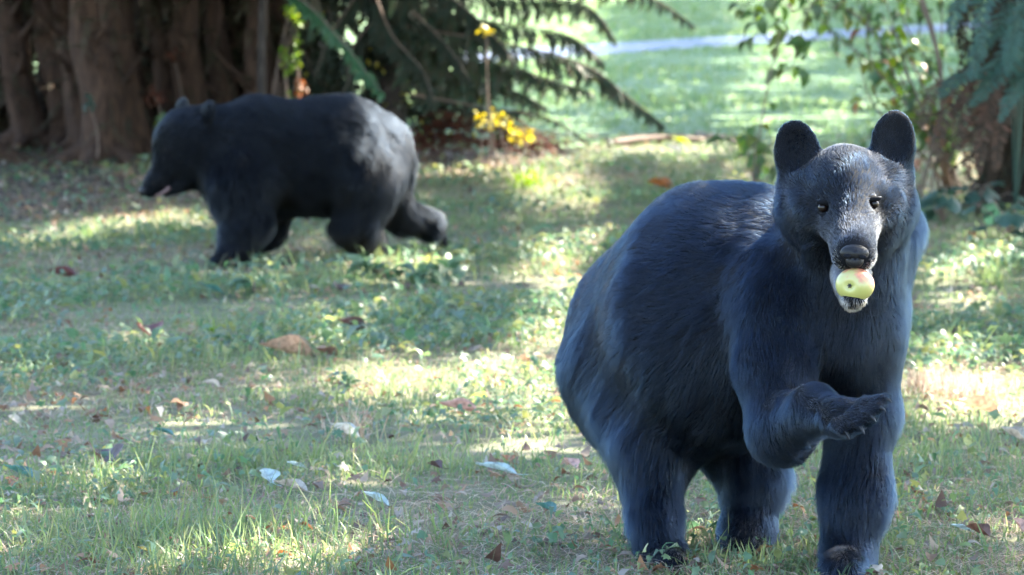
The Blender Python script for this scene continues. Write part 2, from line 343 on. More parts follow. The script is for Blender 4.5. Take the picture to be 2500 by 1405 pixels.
# ------------------------------------------------------------------ ground plants and litter (stuff)
def ground_points(n, y0, y1, margin=.9):
    Y = y0 * (y1 / y0) ** rng.random(n); X = rnd(-1, 1, n) * (.13 * Y + margin); return np.column_stack([X, Y, np.zeros(n)])
def patch(p, f, seed): return .5 + .5 * np.clip(vnoise(p[:, :2], f, seed), -1, 1)
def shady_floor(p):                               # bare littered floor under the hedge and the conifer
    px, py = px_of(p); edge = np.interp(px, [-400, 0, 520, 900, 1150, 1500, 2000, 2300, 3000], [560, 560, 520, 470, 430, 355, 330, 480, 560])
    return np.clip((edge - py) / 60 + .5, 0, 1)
def grass():
    mb = MB()
    n = 270000; p = ground_points(n, 7.2, 29)
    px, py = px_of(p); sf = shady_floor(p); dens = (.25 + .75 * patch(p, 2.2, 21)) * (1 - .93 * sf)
    p = p[rng.random(n) < dens]; n = len(p); px, py = px_of(p)
    tall = np.clip(1.3 - np.abs(py - 1400) / 110, 0, 1) * np.clip(1.2 - np.abs(px - 700) / 600, 0, 1)
    h = rnd(.012, .042, n) * (.55 + .9 * patch(p, 7.0, 91)) * (.7 + .9 * patch(p, 3.0, 33)) * (1 + 1.3 * tall); long = rng.random(n) < .07; h[long] *= 2.1
    k = rng.integers(0, 4, n)
    for i, (bw, be) in enumerate(((.085, .3), (.075, .8), (.065, 1.3), (.10, 1.7))):
        m = k == i; nn = m.sum(); tv, tt = blade_tmpl(bw, be)
        sc = np.column_stack([np.full(nn, .045) * rnd(.7, 1.4, nn) * np.maximum(1, p[m, 1] / 14), h[m], h[m]])
        mb.add(*scatter(tv, tt, p[m], rnd(0, 6.28, nn), rng.normal(0, .25, nn), rng.normal(0, .25, nn), sc))
    o = mb.build('grass', [M['grass']], origin=(0, 15, 0)); tag(o, kind='stuff')
    mb = MB(); n = 70000; Y = 27 * (90 / 27) ** rng.random(n); p = np.column_stack([rnd(-3, 10, n) + (Y - 27) * rnd(-.02, .16, n), Y, np.zeros(n)])
    px, py = px_of(p); edge = np.interp(px, [900, 1180, 1700, 2500], [365, 362, 340, 365]); p = p[(py < edge) & (px > 900) & (px < 3000)]
    e = n1 - n0; fr = (p[:, 0] - n0[0]) / e[0]; yl = n0[1] + fr * e[1]; p = p[~((p[:, 1] > yl - .1) & (p[:, 1] < yl + 4.1))]
    n = len(p); tv, tt = blade_tmpl(.5, .9, 3); h = rnd(.025, .06, n) * (.6 + .8 * patch(p, .9, 8))
    mb.add(*scatter(tv, tt, p, rnd(0, 6.28, n), rng.normal(0, .3, n), rng.normal(0, .3, n), np.column_stack([h * p[:, 1] / 40, h, h])))
    o = mb.build('lawn_grass', [M['lawngrass']], origin=(5, 50, 0)); tag(o, kind='stuff')
    mb = MB(); n = 150000; p = ground_points(n, 7.2, 27); keep = rng.random(n) < np.clip(patch(p, 1.6, 44) * 1.3 - .1, .06, 1); p = p[keep]; n = len(p)
    p[:, 2] = rnd(.002, .025, n); tv, tt = blade_tmpl(.03, .5); s = rnd(.03, .15, n)
    mb.add(*scatter(tv, tt, p, rnd(0, 6.28, n), rnd(-1.9, -1.1, n), rng.normal(0, .5, n), np.column_stack([np.full(n, .075) * np.maximum(1, p[:, 1] / 14), s, s])))
    o = mb.build('dry_straw', [M['straw']], origin=(0, 14, 0)); tag(o, kind='stuff')
    # broad low leaves among the grass
    mb = MB(); n = 105000; p = ground_points(n, 7.3, 27); px, py = px_of(p)
    dens = np.clip(patch(p, 1.8, 55) * 1.5 - .35, .05, 1) * np.interp(py, [400, 560, 640, 900, 1050, 1250], [.5, .5, 1, .95, .6, .4]) * (1 - .45 * shady_floor(p)) * np.where((px > 470) & (px < 980) & (py > 610) & (py < 700), .35, 1)
    p = p[rng.random(n) < dens]; n = len(p); p[:, 2] = rnd(.012, .05, n)
    k = rng.integers(0, 5, n)
    for i, (tv, tt) in enumerate((leaf_tmpl(.7, 5, .12, .25), lobed_tmpl(5, .4, .25, 1), lobed_tmpl(3, .35, .2, 2), leaf_tmpl(.32, 5, .15, .4), leaf_tmpl(.22, 5, .15, .5))):
        m = k == i; nn = m.sum(); s = rnd(.012, .024, nn) * rng.choice([1, 1, 1.4, 1.9], nn) * np.interp(p[m, 1], [9, 13], [.85, 1.1]) * np.where(p[m, 1] > 13, 1.3, 1) * (1.5 if i > 2 else 1)
        mb.add(*scatter(tv, tt, p[m], rnd(0, 6.28, nn), rng.normal(.15, .5, nn), rng.normal(0, .5, nn), s))
    o = mb.build('ground_cover', [M['cover']], origin=(0, 14, 0)); tag(o, kind='stuff')
    # dead leaf litter
    mb = MB(); n = 24000; p = ground_points(n, 7.3, 28.5); sf = shady_floor(p)
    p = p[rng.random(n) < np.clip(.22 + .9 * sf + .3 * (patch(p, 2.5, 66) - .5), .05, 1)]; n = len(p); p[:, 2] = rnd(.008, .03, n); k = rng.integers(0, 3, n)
    for i, (tv, tt) in enumerate((leaf_tmpl(.5, 5, .2, .3), lobed_tmpl(5, .45, .3, 3), leaf_tmpl(.6, 5, -.15, -.3))):
        m = k == i; nn = m.sum(); s = rnd(.02, .06, nn)
        mb.add(*scatter(tv, tt, p[m], rnd(0, 6.28, nn), rng.normal(0, .28, nn), rng.normal(0, .28, nn), s))
    o = mb.build('leaf_litter', [M['litter']], origin=(0, 16, 0)); tag(o, kind='stuff')
grass()

# ------------------------------------------------------------------ foliage builders
def frond(mb, path, width, n=22, droop=.25, m=0, stem=.004, prof=None, seed=0, gap=.9, fwd=.45):
    """a pinnate frond: a stem with a row of leaflets on both sides"""
    r = np.random.default_rng(seed); pts = spline(path, n + 2); tan = np.gradient(pts, axis=0); L = np.linalg.norm(tan, axis=1); tan /= L[:, None]
    mb.add(*tube(pts, np.linspace(stem, stem * .3, len(pts)), 4), m)
    up = np.array([0, -.35, .94]); V = []; T = []; c = 0
    for i in range(1, n + 1):
        t = i / (n + 1.); wd = width * ((1 - t) ** .7 * min(1, t * 5 + .35) if prof is None else prof(t))
        side = np.cross(tan[i], up); side /= np.linalg.norm(side) + 1e-9; nr = np.cross(side, tan[i])
        for sgn in (-1, 1):
            l = wd * r.uniform(.8, 1.15); d = sgn * side + fwd * tan[i] - droop * np.array([0, 0, 1]) * (1 + .5 * r.normal()) + r.normal(0, .08, 3); d /= np.linalg.norm(d)
            h = L[i] * gap * .5; a = pts[i]; k = tan[i] * h
            V += [a - k * .5, a + k * .5, a + d * l * .55 + k * .8, a + d * l * .55 - k * .7 + nr * .05 * l, a + d * l + k * .4]
            T += [(c, c + 1, c + 2), (c, c + 2, c + 3), (c + 3, c + 2, c + 4)]; c += 5
    mb.add(V, T, m)
def bough(root, name, path, spray, n, mat, stem=.012, seed=0, hang=1.0, pairs=7, wid=.3, prof=lambda t: 1 - .75 * t):
    """a conifer limb: a woody stem with sprays hanging from it"""
    r = np.random.default_rng(seed); mb = MB(); pts = spline(path, n); mb.add(*tube(pts, np.linspace(stem, stem * .2, n), 5), 1)
    tan = np.gradient(pts, axis=0); tan /= np.linalg.norm(tan, axis=1)[:, None]
    for i in range(1, n):
        t = i / (n - 1); l = spray * prof(t) * r.uniform(.55, 1.25)
        if l < .02: l = .02
        d = np.array([r.normal(0, .3), r.normal(0, .35), -hang]) + tan[i] * r.uniform(0, .4); d /= np.linalg.norm(d)
        a = pts[i]; b = a + d * l * .5 + tan[i] * .15 * l; e = a + d * l + np.array([0, 0, -.1 * l])
        if not clear_of_spots(np.array([b, e]), .0).all(): continue
        frond(mb, [a, b, e], l * wid * .5 + .008, pairs, .2, 0, .0025, lambda q: (1 - q) ** .6, seed * 100 + i, 1.4, .8)
    return mb.build(name, [mat, M['twig']], root)
def blob_leaves(c, r, n, size, tv, tt, seed, shell=.5, flat=1.0):
    """leaves spread through an ellipsoid, denser towards its outside, in clumps"""
    q = np.random.default_rng(seed); d = q.normal(size=(n * 3, 3)); d /= np.linalg.norm(d, axis=1)[:, None]
    p = d * (shell + (1 - shell) * q.random(n * 3) ** .5)[:, None]
    p = p[vnoise(p * np.array(r) / max(r), 5, seed) > -.35][:n]; n = len(p); p = np.array(c) + p * np.array(r); p = p[p[:, 2] > .01]; p = p[clear_of_spots(p, .02)]; n = len(p)
    return scatter(tv, tt, p, q.uniform(0, 6.28, n), q.normal(-.4, .7, n) * flat, q.normal(0, .6, n) * flat, q.uniform(.6, 1.3, n) * size)

# ------------------------------------------------------------------ hedge of old conifer stems on the left
def hedge():
    YB = 25.0
    # x at base, x at frame top, base radius px, Y
    st = [(-60, -90, 45, 25.4, 'brown trunk at the far left edge of the picture'), (75, 18, 40, 26.6, 'leftmost leaning trunk with an orange sunlit streak on its bark'), (165, 112, 34, 26.6, 'slim pale trunk with sunlit patches, second from the left edge'),
          (205, 150, 30, 25.9, 'dark thin trunk just right of the sunlit pale one'), (255, 205, 45, 25.0, 'grey trunk with a broad flared base left of the far bear'), (318, 268, 36, 25.5, 'brown trunk with a dark hollow beside its flared base'),
          (360, 300, 26, 26.0, 'thin straight trunk behind the head of the far bear'), (430, 372, 30, 26.2, 'mossy trunk above the far bear\'s forehead'), (470, 455, 34, 25.8, 'dull brown trunk above the ears of the far bear'),
          (535, 520, 26, 26.0, 'narrow trunk above the neck of the far bear'), (575, 585, 24, 26.4, 'dark narrow trunk above the shoulders of the far bear'), (610, 632, 34, 25.7, 'pale striped trunk above the back of the far bear'),
          (668, 672, 30, 26.3, 'rightmost trunk at the edge of the green bushes')]
    spr = MB(); frond(spr, [(0, 0, 0), (0, .5, .05), (0, 1, -.1)], .3, 7, .1, 0, .012, None, 3, 1.3, .7)
    sv = np.concatenate(spr.v); stt = np.concatenate(spr.t)
    lv, lt = leaf_tmpl(.5, 4, .1, .1)
    for i, (xb, xt, rp, Y, lab) in enumerate(st):
        b = G(xb, 13945. / Y - 158); b[1] = Y; m = spx(Y); t = P(xt, 0, Y + .05); d = t - b; hgt = 5.5; m *= 1.25
        pts = spline([b - [0, 0, .08], b + [0, 0, .1], b + d * .4 + [rng.normal(0, .02), 0, 0], b + d * .75 + [rng.normal(0, .02), 0, 0], t, t + np.array([d[0] * .8, .1, 1.6]), [t[0] + d[0] * 1.2, Y + .1, hgt]], 40)
        r0 = rp * m; rad = np.interp(np.linspace(0, 1, 40), [0, .08, .2, .4, 1], [r0 * 1.7, r0 * 1.25, r0 * .95, r0 * .8, r0 * .4])
        root = empty('hedge_tree', b, lab + ' in the hedge row', 'tree', 'old conifer trunks in the hedge row')
        mb = MB().add(*tube(pts, rad, 14, .28, i + 5))
        for q in range(3):                         # dead limb stubs and roots
            z = rng.uniform(.3, 1.0); c = pts[np.argmin(abs(pts[:, 2] - z))]; a = rng.uniform(3.4, 6.0); L = rng.uniform(.12, .4)
            e = c + L * np.array([math.cos(a), math.sin(a), rng.uniform(.2, .9)])
            mb.add(*tube(spline([c, (c + e) / 2 - [0, 0, .03], e], 6), np.linspace(r0 * .28, .006, 6), 5))
        for q in range(4):
            a = rng.uniform(2.6, 6.8); e = b + np.array([math.cos(a) * r0 * 3.5, math.sin(a) * r0 * 3.5, -.03]); mb.add(*tube(spline([b + [0, 0, .14], (b + e) / 2 + [0, 0, .035], e], 6), np.linspace(r0 * .6, r0 * .15, 6), 6))
        for q in range(16):
            z = rng.uniform(.15, 1.15); c = pts[np.argmin(abs(pts[:, 2] - z))] + np.array([rng.uniform(-.5, .5) * r0, -r0 * .6, 0]); L = rng.uniform(.12, .35)
            e = c + np.array([rng.normal(0, .09), -rng.uniform(.02, .15), -L * rng.uniform(-.3, 1)])
            if q % 3: mb.add(*tube(spline([c, (c + e) / 2 - [0, .04, 0], e], 6), np.linspace(.006, .002, 6), 4), 1)
            else: frond(mb, [c, (c + e) / 2 - [0, .04, 0], e], .05, 9, .4, 1, .003, None, q + 31 * i)
        mb.build('trunk', [M['bark'], M['hedge']], root)
        n = 1100; fw = rng.random(n); p = np.column_stack([b[0] + rng.normal(0, .5, n), Y + .9 - 6.0 * fw ** 1.3, rnd(1.35, 5.6, n) + .9 * fw])  # crown drawn out forward, unseen, to shade the far bear and floor
        p = p[clear_of_spots(p, .3)]; n = len(p)
        MB().add(*scatter(sv, stt, p, rnd(0, 6.28, n), rnd(-1.2, .3, n), rng.normal(0, .4, n), rnd(.35, .7, n))).build('crown', [M['hedge']], root)
    # the dense dark hedge behind them
    root = empty('hedge', (-2.6, 28, 0), 'dense dark hedge filling the gaps behind the left hand trunks', 'hedge')
    n = 20000; p = np.column_stack([rnd(-5.5, -1.25, n), 26.9 + rnd(-.6, 1.0, n), 3.2 * rng.random(n) ** 1.2]); p[:, 1] += .25 * vnoise(p, 3, 9); p = p[clear_of_spots(p, .2) & ((p[:, 0] > -2.55) | (p[:, 1] > 27.2))]; n = len(p)
    MB().add(*scatter(sv, stt, p, rnd(0, 6.28, n), rnd(-1.4, .4, n), rng.normal(0, .5, n), rnd(.18, .42, n))).build('foliage', [M['hedge']], root)
    mb = MB()
    for q in range(60):
        x = rng.uniform(-5.4, -1.2); y = rng.uniform(26.9, 28.2); z = rng.uniform(1.2, 3); mb.add(*tube(spline([(x, y, -.05), (x + rng.normal(0, .08), y, z * .5), (x + rng.normal(0, .25), y + .1, z)], 8), np.linspace(rng.uniform(.02, .05), .01, 8), 6))
    mb.build('stems', [M['darkbark']], root)
    # suckers and small leaves among the trunks
    for (x, y, Y, c, lab, s, n) in ((380, 235, 24.9, 'redbrush', 'dull red leafed sprig between the trunks and the far bear\'s head', .09, 40), (392, 285, 24.7, 'shrub', 'small green leafy sprig in front of the far bear\'s forehead', .04, 14), (425, 135, 25.6, 'redbrush', 'small reddish sprig high between the hedge trunks', .06, 22), (215, 245, 24.7, 'fern', 'grey green sprig clinging to the flared grey trunk', .06, 22)):
        c0 = P(x, y, Y); g = np.array([c0[0] + .05, Y + .05, 0]); root = empty('sprig', g, lab, 'sprig')
        MB().add(*tube(spline([g, (g + c0) / 2 + [.03, 0, 0], c0], 8), np.linspace(.008, .003, 8), 5)).build('stem', [M['twig']], root)
        MB().add(*blob_leaves(c0, (s, s, s), n, .045, lv, lt, int(x), .1)).build('foliage', [M[c]], root)
hedge()

# ------------------------------------------------------------------ the drooping conifer and bushes in the middle
def middle():
    b = G(930, 385); root = empty('conifer', b, 'conifer with drooping dark boughs hanging over the far lawn', 'tree')
    top = b + np.array([0, .3, 6]); MB().add(*tube(spline([b - [0, 0, .05], b + [.05, .05, 1.5], top], 20), np.linspace(.16, .06, 20), 12, .15, 3)).build('trunk', [M['darkbark']], root)
    Y = b[1]
    B = [  # bough paths in photo pixels at depth, spray length, count
        ([(960, -60), (1200, -10), (1420, 10), (1500, 95)], Y - .3, .16, 46, 'conifer'),
        ([(980, -90), (1300, -40), (1560, -15), (1690, 60)], Y - .1, .13, 50, 'conifer'),
        ([(960, 0), (1180, 50), (1380, 85), (1470, 150)], Y - .4, .16, 44, 'conifer'),
        ([(960, 60), (1250, 110), (1430, 160), (1530, 235), (1618, 305)], Y - .6, .155, 60, 'conifer'),
        ([(980, 110), (1200, 150), (1330, 190), (1440, 225)], Y - .5, .17, 46, 'conifer'),
        ([(960, 160), (1130, 190), (1240, 215), (1330, 260)], Y - .3, .15, 40, 'conifer'),
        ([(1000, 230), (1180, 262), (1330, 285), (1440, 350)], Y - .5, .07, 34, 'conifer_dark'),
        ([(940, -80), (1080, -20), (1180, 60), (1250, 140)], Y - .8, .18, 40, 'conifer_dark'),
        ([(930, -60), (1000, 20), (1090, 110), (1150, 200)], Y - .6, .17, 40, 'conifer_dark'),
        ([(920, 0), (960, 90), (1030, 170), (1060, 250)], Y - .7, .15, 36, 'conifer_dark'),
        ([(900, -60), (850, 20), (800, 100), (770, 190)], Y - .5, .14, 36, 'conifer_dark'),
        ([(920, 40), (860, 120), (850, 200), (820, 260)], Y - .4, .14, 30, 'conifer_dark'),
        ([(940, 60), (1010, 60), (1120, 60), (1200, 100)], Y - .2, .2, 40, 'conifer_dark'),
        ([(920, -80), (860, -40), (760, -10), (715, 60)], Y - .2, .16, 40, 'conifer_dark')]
    for i, (pp, yy, sp, n, m) in enumerate(B):
        bough(root, 'bough', [P(x, y, yy - .12 * k) for k, (x, y) in enumerate(pp)], sp * 1.45, int(n * 1.9), M[m], .008, i + 1, 1.0, 9, .62)
    # upper crown, above the picture
    n = 700; p = np.column_stack([b[0] + rng.normal(0, .9, n), b[1] + rng.normal(0, .9, n), rnd(1.5, 6, n)]); p = p[clear_of_spots(p, .25)]; n = len(p)
    spr = MB(); frond(spr, [(0, 0, 0), (0, .5, .05), (0, 1, -.1)], .3, 7, .1, 0, .012, None, 3, 1.3, .7)
    MB().add(*scatter(np.concatenate(spr.v), np.concatenate(spr.t), p, rnd(0, 6.28, n), rnd(-1.2, .3, n), rng.normal(0, .4, n), rnd(.4, .8, n))).build('crown', [M['conifer']], root)
    # pale green soft bough in front
    rt = empty('young_conifer', P(640, 395, 23.2) * [1, 1, 0], 'soft pale green conifer bough hanging above the far bear\'s rump', 'tree')
    g = rt.location; MB().add(*tube(spline([np.array(g), np.array(g) + [0, .2, 1.1], P(690, -30, 23.2)], 10), np.linspace(.03, .015, 10), 7)).build('trunk', [M['darkbark']], rt)
    bough(rt, 'bough', [P(690, -30, 23.2), P(760, 20, 23.0), P(850, 120, 22.8), P(930, 225, 22.6)], .10, 90, M['frond'], .008, 71, .45, 9, .9, lambda t: .55 + .45 * math.sin(3.14 * t))
    # bushes
    lv, lt = leaf_tmpl(.55, 5, .12, .2)
    def bush(name, c, r, n, size, mat, lab, cat='shrub', seed=1, sub=None):
        base = np.array([c[0], c[1], 0]); rt = empty(name, base, lab, cat)
        mb = MB()
        for k in range(9 if r[2] > .3 else 2):
            e = c + np.array([rng.normal(0, r[0] * .45), rng.normal(0, r[1] * .4), rng.uniform(0, r[2] * .7)])
            mb.add(*tube(spline([base + [rng.normal(0, .05), 0, -.03], (base + e) / 2 + [rng.normal(0, .05), 0, .05], e], 8), np.linspace(.006 if r[2] > .3 else .004, .002, 8), 5))
        mb.build('stem', [M['twig']], rt)
        mb = MB(); mb.add(*blob_leaves(c, r, n, size, lv, lt, seed, .25), 0)
        if sub: mb.add(*blob_leaves(c, (r[0] * 1.02, r[1] * 1.02, r[2] * 1.02), sub[1], size, lv, lt, seed + 9, .7), 1)
        mb.build('foliage', [mat] + ([M[sub[0]]] if sub else []), rt); return rt
    bush('leafy_shrub', P(850, 190, 25.6), (.42, .3, .5), 2600, .05, M['conifer_dark'], 'dark leafy bush behind the far bear\'s back', seed=4, sub=('yellow', 40))  # yellow leaves here and below stand in for sunlit flecks
    bush('leafy_shrub', P(1060, 170, 26.0), (.5, .3, .48), 3000, .05, M['conifer_dark'], 'dark bush behind the drooping boughs, with yellow leaves put in as sunlit flecks', seed=5, sub=('yellow', 60))
    bush('leafy_shrub', P(712, 110, 24.7), (.06, .06, .34), 110, .05, M['lime'], 'narrow column of bright green leaves at the edge of the trunks', seed=6)
    bush('leafy_shrub', P(738, 205, 24.6), (.04, .05, .07), 18, .05, M['leaf_orange'], 'sprig of orange pink leaves above the far bear\'s back', seed=7)
    bush('leafy_shrub', P(1205, 295, 24.3), (.15, .1, .07), 60, .04, M['yellow'], 'bright yellow leaved shrub below the drooping boughs', seed=8)
    bush('leafy_shrub', P(1275, 325, 24.25), (.08, .1, .06), 40, .04, M['yellow'], 'smaller clump of bright yellow leaves beside the lawn edge', seed=18)
    bush('leafy_shrub', P(1188, 75, 24.2), (.035, .04, .04), 14, .05, M['yellow'], 'small tuft of yellow leaves among the dark upper boughs', seed=28)
    # rusty dead brush mound
    c = G(1130, 385); rt = empty('brush_pile', c, 'low mound of rusty dead fronds behind the far bear', 'brush pile'); mb = MB()
    for k in range(150):
        u = rng.uniform(-1, 1); a = c + np.array([u * .5 + rng.normal(0, .05), rng.normal(.1, .2), rng.uniform(.02, .30) * (1 - .75 * u * u) + .0]); yaw = rng.uniform(-.6, .6) + (0 if rng.random() < .5 else 3.14); L = rng.uniform(.15, .32)
        d = np.array([math.cos(yaw), math.sin(yaw) * .5, rng.uniform(-.1, .25)]); frond(mb, [a, a + d * L * .6 + [0, 0, .02], a + d * L + [0, 0, -.06]], .05, 9, .4, 0, .003, None, k)
    mb.build('fronds', [M['redbrush']], rt)
    # sticks along the lawn edge
    for (x0, y0, x1, y1, r, lab, m) in ((1470, 352, 1660, 338, .016, 'dark fallen stick lying along the lawn edge', 'darkbark'), (1490, 360, 1720, 352, .028, 'pale pinkish fallen branch along the lawn edge', 'twig'), (1700, 335, 1860, 372, .02, 'pale fallen branch at the lawn edge left of the leafy stem', 'twig')):
        a, e = G(x0, y0), G(x1, y1); md = (a + e) / 2; mb = MB(); mb.add(*tube(spline([a + [0, 0, r], md + [0, .1, r * 1.6], e + [0, 0, r]], 12), np.linspace(r, r * .6, 12), 8, .2, int(x0)))
        q = md + [0, .05, r]; mb.add(*tube(spline([q, q + [.1, -.05, .04], q + [.2, -.1, .03]], 5), np.linspace(r * .5, r * .2, 5), 5)); tag(mb.build('fallen_branch', [M[m]]), lab, 'branch')
middle()

# ------------------------------------------------------------------ shrub, ferns and dark trunk on the right
def right_side():
    lv, lt = leaf_tmpl(.62, 5, .14, .25)
    def stems_plant(name, base, paths, Y, leaf, every, mats, lab, cat, spread=1.0, r0=.008, seed=1, start=.25):
        rt = empty(name, base, lab, cat); q = np.random.default_rng(seed); L = {k: MB() for k in range(len(mats))}
        for pp in paths:
            dz = q.normal(0, .12); pts = spline([base + [q.normal(0, .03), q.normal(0, .04), 0]] + [P(x, y, Y + dz) for x, y in pp], 26)
            MB().add(*tube(pts, np.linspace(r0, r0 * .3, 26), 6)).build('stem', [M['twig']], rt)
            for i in range(int(26 * start), 26):
                for rep in range(int(every) + (q.random() < every % 1)):
                    a = pts[i]; yaw = q.uniform(0, 6.28); d = np.array([math.cos(yaw), math.sin(yaw), -.3]); pe = a + d * q.uniform(.02, .07); k = q.choice(len(mats), p=[m_[1] for m_ in mats])
                    L[k].add(*tube([a, (a + pe) / 2, pe], .0015, 4)); L[k].add(*scatter(lv, lt, pe[None], np.array([yaw - 1.57]), np.array([q.normal(-.7, .5)]), np.array([q.normal(0, .4)]), np.array([leaf * q.uniform(.6, 1.25)])))
        for k, m_ in enumerate(mats):
            if L[k].n: L[k].build('foliage', [M[m_[0]]], rt)
        return rt
    b = G(2330, 470)
    stems_plant('arching_shrub', b, [[(2250, 300), (2180, 150), (2080, -20)], [(2280, 320), (2220, 190), (2160, -10)], [(2260, 330), (2150, 180), (2010, 60), (1960, -30)], [(2300, 300), (2290, 160), (2250, -20)],
        [(2290, 330), (2200, 240), (2120, 130), (2130, -30)], [(2250, 380), (2160, 290), (2120, 230), (2090, 120)], [(2310, 330), (2300, 200), (2300, -20)], [(2280, 360), (2200, 220), (2100, 40), (1960, 20), (1880, 70)], [(2270, 340), (2200, 160), (2060, 20), (1930, -10), (1850, 30)],
        [(2300, 380), (2240, 300), (2150, 300), (2120, 340)], [(2310, 360), (2280, 260), (2200, 110), (2170, 60)], [(2300, 350), (2290, 210), (2210, 60), (2195, -20)]], 21.5, .08, 1.5, [('shrub', .8), ('lime', .1), ('leaf_orange', .06), ('leaf_pink', .04)],
        'bare stemmed shrub with arching twigs and scattered green leaves behind the near bear\'s head', 'shrub', seed=3, r0=.009)
    rt = stems_plant('overhanging_branch', P(2110, -120, 20.6) * [1, 1, 0] + [.35, .4, 0], [[(2300, 200), (2200, -90), (1990, -40), (1880, 20), (1845, 90)], [(2300, 200), (2200, -90), (2020, -20), (1960, 40), (1930, 90)], [(2300, 200), (2190, -80), (2050, 10), (2020, 60), (1990, 100)], [(2300, 200), (2190, -80), (1950, -30), (1860, -10), (1815, 20)], [(2300, 200), (2190, -80), (1990, 10), (1940, 150), (1935, 160)]], 20.8, .10, .75, [('shrub', .82), ('lime', .18)],
        'leafy twigs hanging down over the lawn above the near bear\'s left ear in the picture', 'shrub', seed=5, r0=.005, start=.62)
    b2 = np.array([*P(1838, 500, 20.5)[:2], 0.])
    stems_plant('tall_weed', b2, [[(1845, 400), (1862, 280), (1890, 140), (1905, 70)]], 20.5, .07, .35, [('shrub', 1.)], 'tall thin weed stem rising across the lawn behind the near bear\'s back', 'plant', seed=7, r0=.007, start=.35)
    stems_plant('leafy_weed', b2 + [.03, .08, 0], [[(1840, 420), (1845, 350), (1842, 300)], [(1850, 420), (1870, 370), (1885, 350)], [(1835, 420), (1810, 340), (1780, 330)], [(1845, 420), (1865, 400), (1880, 405)]], 20.4, .10, .6, [('shrub', .6), ('lime', .4)], 'low weed with big drooping leaves beside the near bear\'s back', 'plant', seed=8, r0=.006, start=.45)
    # dark trunk at the right edge
    b = G(2500, 500); b[0] += .02; root = empty('dark_tree', b, 'dark shaggy trunk at the right edge behind the ferns', 'tree')
    MB().add(*tube(spline([b - [0, 0, .1], b + [0, 0, .2], b + [.03, .05, .9], b + [.1, .1, 2.5], b + [.2, .2, 6]], 40), np.interp(np.linspace(0, 1, 40), [0, .06, .2, 1], [.42, .32, .28, .14]), 18, .25, 5)).build('trunk', [M['darkbark']], root)
    spr = MB(); frond(spr, [(0, 0, 0), (0, .5, .05), (0, 1, -.1)], .3, 7, .1, 0, .012, None, 3, 1.3, .7); sv = np.concatenate(spr.v); st = np.concatenate(spr.t)
    n = 380; p = np.column_stack([b[0] + rng.normal(.3, .6, n), b[1] + rng.normal(.3, .6, n), rnd(1.6, 6, n)]); p = p[clear_of_spots(p, .25)]; n = len(p)
    MB().add(*scatter(sv, st, p, rnd(0, 6.28, n), rnd(-1.2, .3, n), rng.normal(0, .4, n), rnd(.4, .8, n))).build('crown', [M['conifer']], root)
    mb = MB()                                     # dead skirts hanging from the trunk
    for k in range(420):
        a = P(2345 + 300 * rng.random() ** .9, rng.uniform(-60, 440), 21.1 + rng.uniform(-.4, .1)); L = rng.uniform(.12, .3); frond(mb, [a, a + [rng.normal(-.03, .05), -.06, -L * .5], a + [rng.normal(-.05, .07), -.05, -L]], .04, 8, .5, 0, .003, None, k)
    mb.build('dead_twigs', [M['brush']], root)
    # ferns
    def fern(base, fr, Y, w_, mat, lab, seed, name='fern'):
        rt = empty(name, base, lab, 'fern')
        for i, pp in enumerate(fr):
            mb = MB(); frond(mb, [base + [0, 0, .05]] + [P(x, y, Y - .1 * k) for k, (x, y) in enumerate(pp)], w_, 34, .25, 0, .005, lambda t: max(.0, min(1, (t - .18) * 3)) * (1 - t) ** .6 * 1.3, seed * 50 + i, 1.1, .35)
            mb.build('frond', [mat], rt)
    c = np.array([*P(2480, 300, 20.2)[:2], 0.])
    fern(c, [[(2460, -60), (2430, -40), (2395, 30), (2400, 145)], [(2480, -80), (2400, -60), (2340, 10), (2320, 90)], [(2490, 120), (2420, 165), (2340, 190), (2290, 240)], [(2500, 100), (2470, 150), (2410, 210), (2370, 260)], [(2520, -20), (2500, 20), (2470, 100), (2460, 180)], [(2540, 150), (2520, 180), (2480, 215), (2440, 300)], [(2480, 40), (2440, 60), (2390, 120), (2370, 200)]], 20.0, .12, M['fern'], 'blue green fern with long fronds hanging at the top right corner', 3)
    fern(c + [-.1, .3, 0], [[(2400, 180), (2340, 220), (2300, 300), (2290, 400)], [(2420, 190), (2370, 230), (2340, 300), (2330, 390)], [(2450, 200), (2420, 240), (2400, 330), (2390, 430)], [(2400, 190), (2320, 200), (2270, 240), (2250, 320)], [(2440, 220), (2390, 280), (2370, 350), (2360, 440)], [(2480, 220), (2460, 260), (2440, 330), (2430, 420)]], 20.5, .11, M['deadfern'], 'withered brown fern hanging against the dark trunk', 4)
    # low broad leaved plants at its foot
    for i, (x, y, n, lab) in enumerate(((2300, 520, 16, 'low plant with broad dull leaves just right of the near bear\'s cheek'), (2385, 500, 20, 'clump of broad blue green leaves at the foot of the dark trunk'), (2465, 560, 18, 'broad leaved plant at the right edge below the dark trunk'))):
        base = G(x, y + 30); rt = empty('broadleaf_plant', base, lab, 'plant', 'broad leaved plants under the dark trunk'); st_ = MB(); fo = MB()
        for k in range(n):
            yaw = rng.uniform(0, 6.28); h = rng.uniform(.04, .2); e = base + np.array([math.cos(yaw) * rng.uniform(.03, .17), math.sin(yaw) * .12, h]); st_.add(*tube(spline([base, (base + e) / 2 + [0, 0, .03], e], 6), .003, 4))
            fo.add(*scatter(*lobed_tmpl(3, .15, .15, k), e[None], np.array([yaw - 1.57]), np.array([rng.normal(-.5, .3)]), np.array([rng.normal(0, .3)]), np.array([rng.uniform(.07, .13)])))
        st_.build('stem', [M['twig']], rt); fo.build('foliage', [M['fern']], rt)
right_side()

